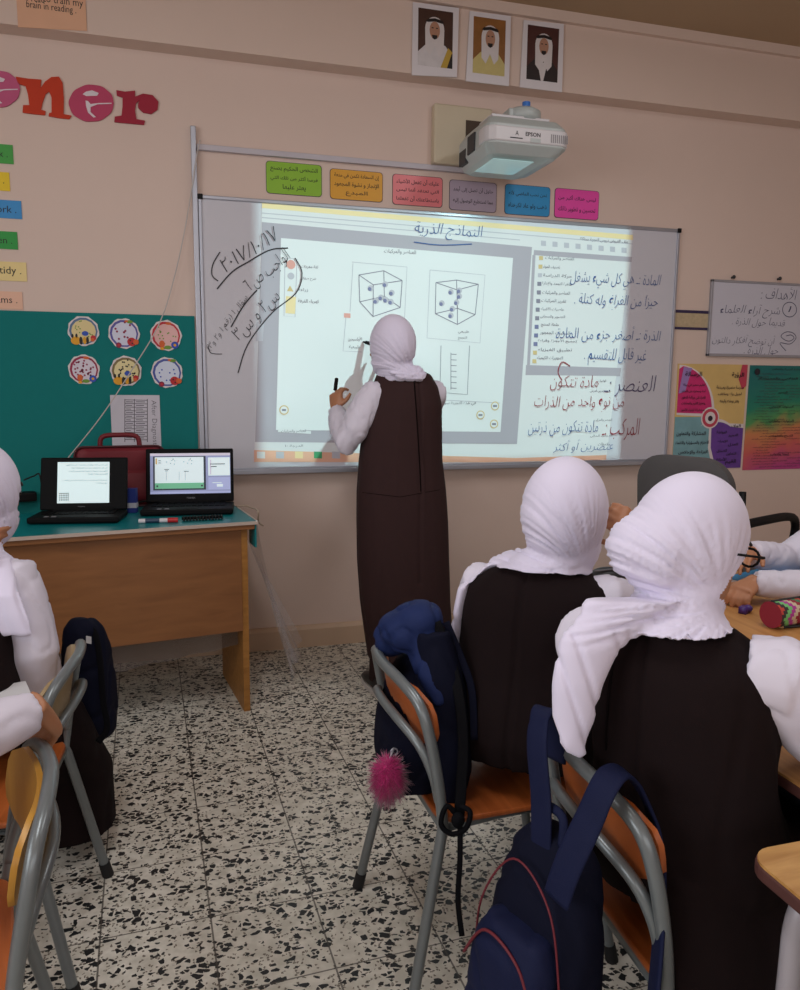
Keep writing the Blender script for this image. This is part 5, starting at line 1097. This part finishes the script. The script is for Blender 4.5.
ribbon('shoulder_strap', [D(541, 850, 1.18), D(541, 800, 1.185), D(537, 750, 1.19), D(539, 722, 1.20), D(546, 709, 1.225), D(553, 722, 1.255), D(556, 760, 1.27)], .042, .007, m_navy, b1, [o1, o1, o1, o1, EZ, -o1, -o1])
ribbon('shoulder_strap', [D(556, 900, 1.10), D(568, 865, 1.09), D(588, 822, 1.085), D(604, 786, 1.09), D(617, 772, 1.115), D(632, 779, 1.14), D(650, 812, 1.15), D(660, 860, 1.13), D(659, 930, 1.11), D(652, 1010, 1.09)], .046, .007, m_navy, b1, [o1, o1, o1, (-.5, -.2, .8), EZ, (.8, .0, .5), (.9, -.3, 0), (.9, -.3, 0), (.9, -.3, 0), (.9, -.3, 0)])
q = MB(); q.tube(bez([on_bag(-.03, .22, .0), on_bag(-.02, .26, -.01), on_bag(.02, .26, -.01), on_bag(.03, .22, 0)], 6), .007, 8, flat=.5); q.build('grab_loop', m_navy, b1, True)
# bag on the middle chair
b2 = empty('backpack', (.26, -1.98, .40)); tag(b2, 'dark navy backpack slung over the middle chair back, pink pompom hanging from it', 'backpack')
bag_body(D(410, 715, 1.72), (0, 1, 0), (-1, -.1, 0), .25, .13, .29, m_navyd, b2, 5, .007)
q = MB(); q.rings([ring(D(x, y, k), RT, FW, a, b, 20, 2.4) for x, y, k, a, b in ((449, 800, 1.63, .03, .03), (450, 770, 1.63, .045, .04), (446, 720, 1.64, .052, .045), (440, 670, 1.65, .048, .05), (432, 630, 1.66, .040, .05))]); remeshed(q, 'side_body', m_navyd, .007, 4, fold(14, .005, 6, (1, 1, .4)), b2)
q = MB(); q.ell(D(418, 617, 1.70), (.058, .075, .042)); q.ell(D(390, 636, 1.74), (.042, .055, .040)); q.ell(D(404, 628, 1.71), (.06, .08, .045)); q.rings([ring(D(x, y, k), RT, FW, a, .045, 18, 2.4) for x, y, k, a in ((422, 610, 1.69, .035), (428, 640, 1.67, .048), (434, 672, 1.65, .04), (438, 700, 1.64, .02))])
remeshed(q, 'top_flap', m_navy2, .0065, 4, fold(16, .011, 8, (1, 1, .6)), b2)
ribbon('shoulder_strap', [D(436, 622, 1.64), D(447, 650, 1.63), D(458, 690, 1.60), D(463, 740, 1.57), D(461, 790, 1.55), D(459, 818, 1.54)], .022, .005, m_strap, b2, -FW)
ribbon('shoulder_strap', [D(446, 622, 1.66), D(462, 660, 1.64), D(472, 692, 1.62), D(474, 740, 1.60)], .016, .005, m_navyd, b2, -FW)
q = MB(); q.tube(bez([D(459, 818, 1.54), D(447, 806, 1.53), D(441, 824, 1.53), D(452, 834, 1.53), D(466, 828, 1.53), D(470, 812, 1.53), D(460, 806, 1.54)], 6), .0055, 8); q.ell(D(458, 820, 1.53), (.014, .012, .016)); q.build('strap_knot', m_strap, b2, True)
ribbon('strap_end', [D(460, 824, 1.53), D(460, 860, 1.52), D(458, 900, 1.51), D(462, 936, 1.50)], .011, .003, m_strap, b2, -FW)
pm_ = D(388, 776, 1.585)
q = MB(); q.ell(pm_, (.024, .024, .036)); rn = random.Random(3)
for i in range(1500):
    u = V((rn.gauss(0, 1), rn.gauss(0, 1), rn.gauss(0, 1))).normalized(); L_ = .017+.012*rn.random(); a = pm_+V((u.x*.022, u.y*.022, u.z*.035)); t = u.orthogonal().normalized(); s_ = u.cross(t); tip = a+u*L_+V((rn.uniform(-.007, .007), rn.uniform(-.007, .007), -.022*rn.random()))
    w_ = .0013; q.add([a+t*w_, a-t*w_*.5+s_*w_, a-t*w_*.5-s_*w_, tip], [(0, 1, 3), (1, 2, 3), (2, 0, 3)])
o = q.build('pompom', mat('pompom_pink', (178, 26, 104), .8, var=.3, scale=90, sheen=.4), b2, True); o['label'] = 'fluffy hot pink pompom'
q = MB(); q.tube([pm_+V((0, 0, .03)), D(394, 748, 1.60)], .0025, 6); q.tube([D(394, 752, 1.60)+V((.008*math.cos(t*.7), 0, .008*math.sin(t*.7))) for t in range(9)], .0016, 6, closed=True); q.build('key_ring', m_alu, b2, True)
# bag beyond the left chair
b3 = empty('backpack', (-.38, -1.45, .4)); tag(b3, 'dark navy school bag behind the left chair, by the desk', 'backpack')
bag_body(D(90, 678, 2.06), RT, FW, .12, .16, .34, m_navyd, b3, 7, .008)
ribbon('strap', [D(80, 625, 2.0), D(94, 632, 1.99), D(100, 660, 1.98), D(103, 700, 1.98), D(107, 728, 1.98), D(98, 742, 1.98)], .016, .004, m_strap, b3, -FW)
q = MB(); q.prism([D(86, 636, 1.96), D(91, 637, 1.96), D(91, 644, 1.96), D(86, 643, 1.96)], FW*.003); q.build('tag', mat('tag_white', (200, 198, 200), .6), b3)
# small notebook by the left student's elbow
c = D(6, 694, 1.66); Mn = Matrix.Rotation(.3, 3, 'Z')
q = MB(); q.box(c, (.09, .10, .006), Mn); nb_ = q.build('notebook', mat('paper_white', (206, 204, 206), .7), None); tag(nb_, 'spiral notebook on the lap of the student on the left', 'notebook')
q = MB()
for i in range(10): p = c+Mn @ V((-.041+.0091*i, -.05, 0)); q.tube([p+V((0, .006*math.cos(t*.785), .006*math.sin(t*.785))) for t in range(8)], .0012, 5, closed=True)
q.build('spiral', m_dk, nb_)
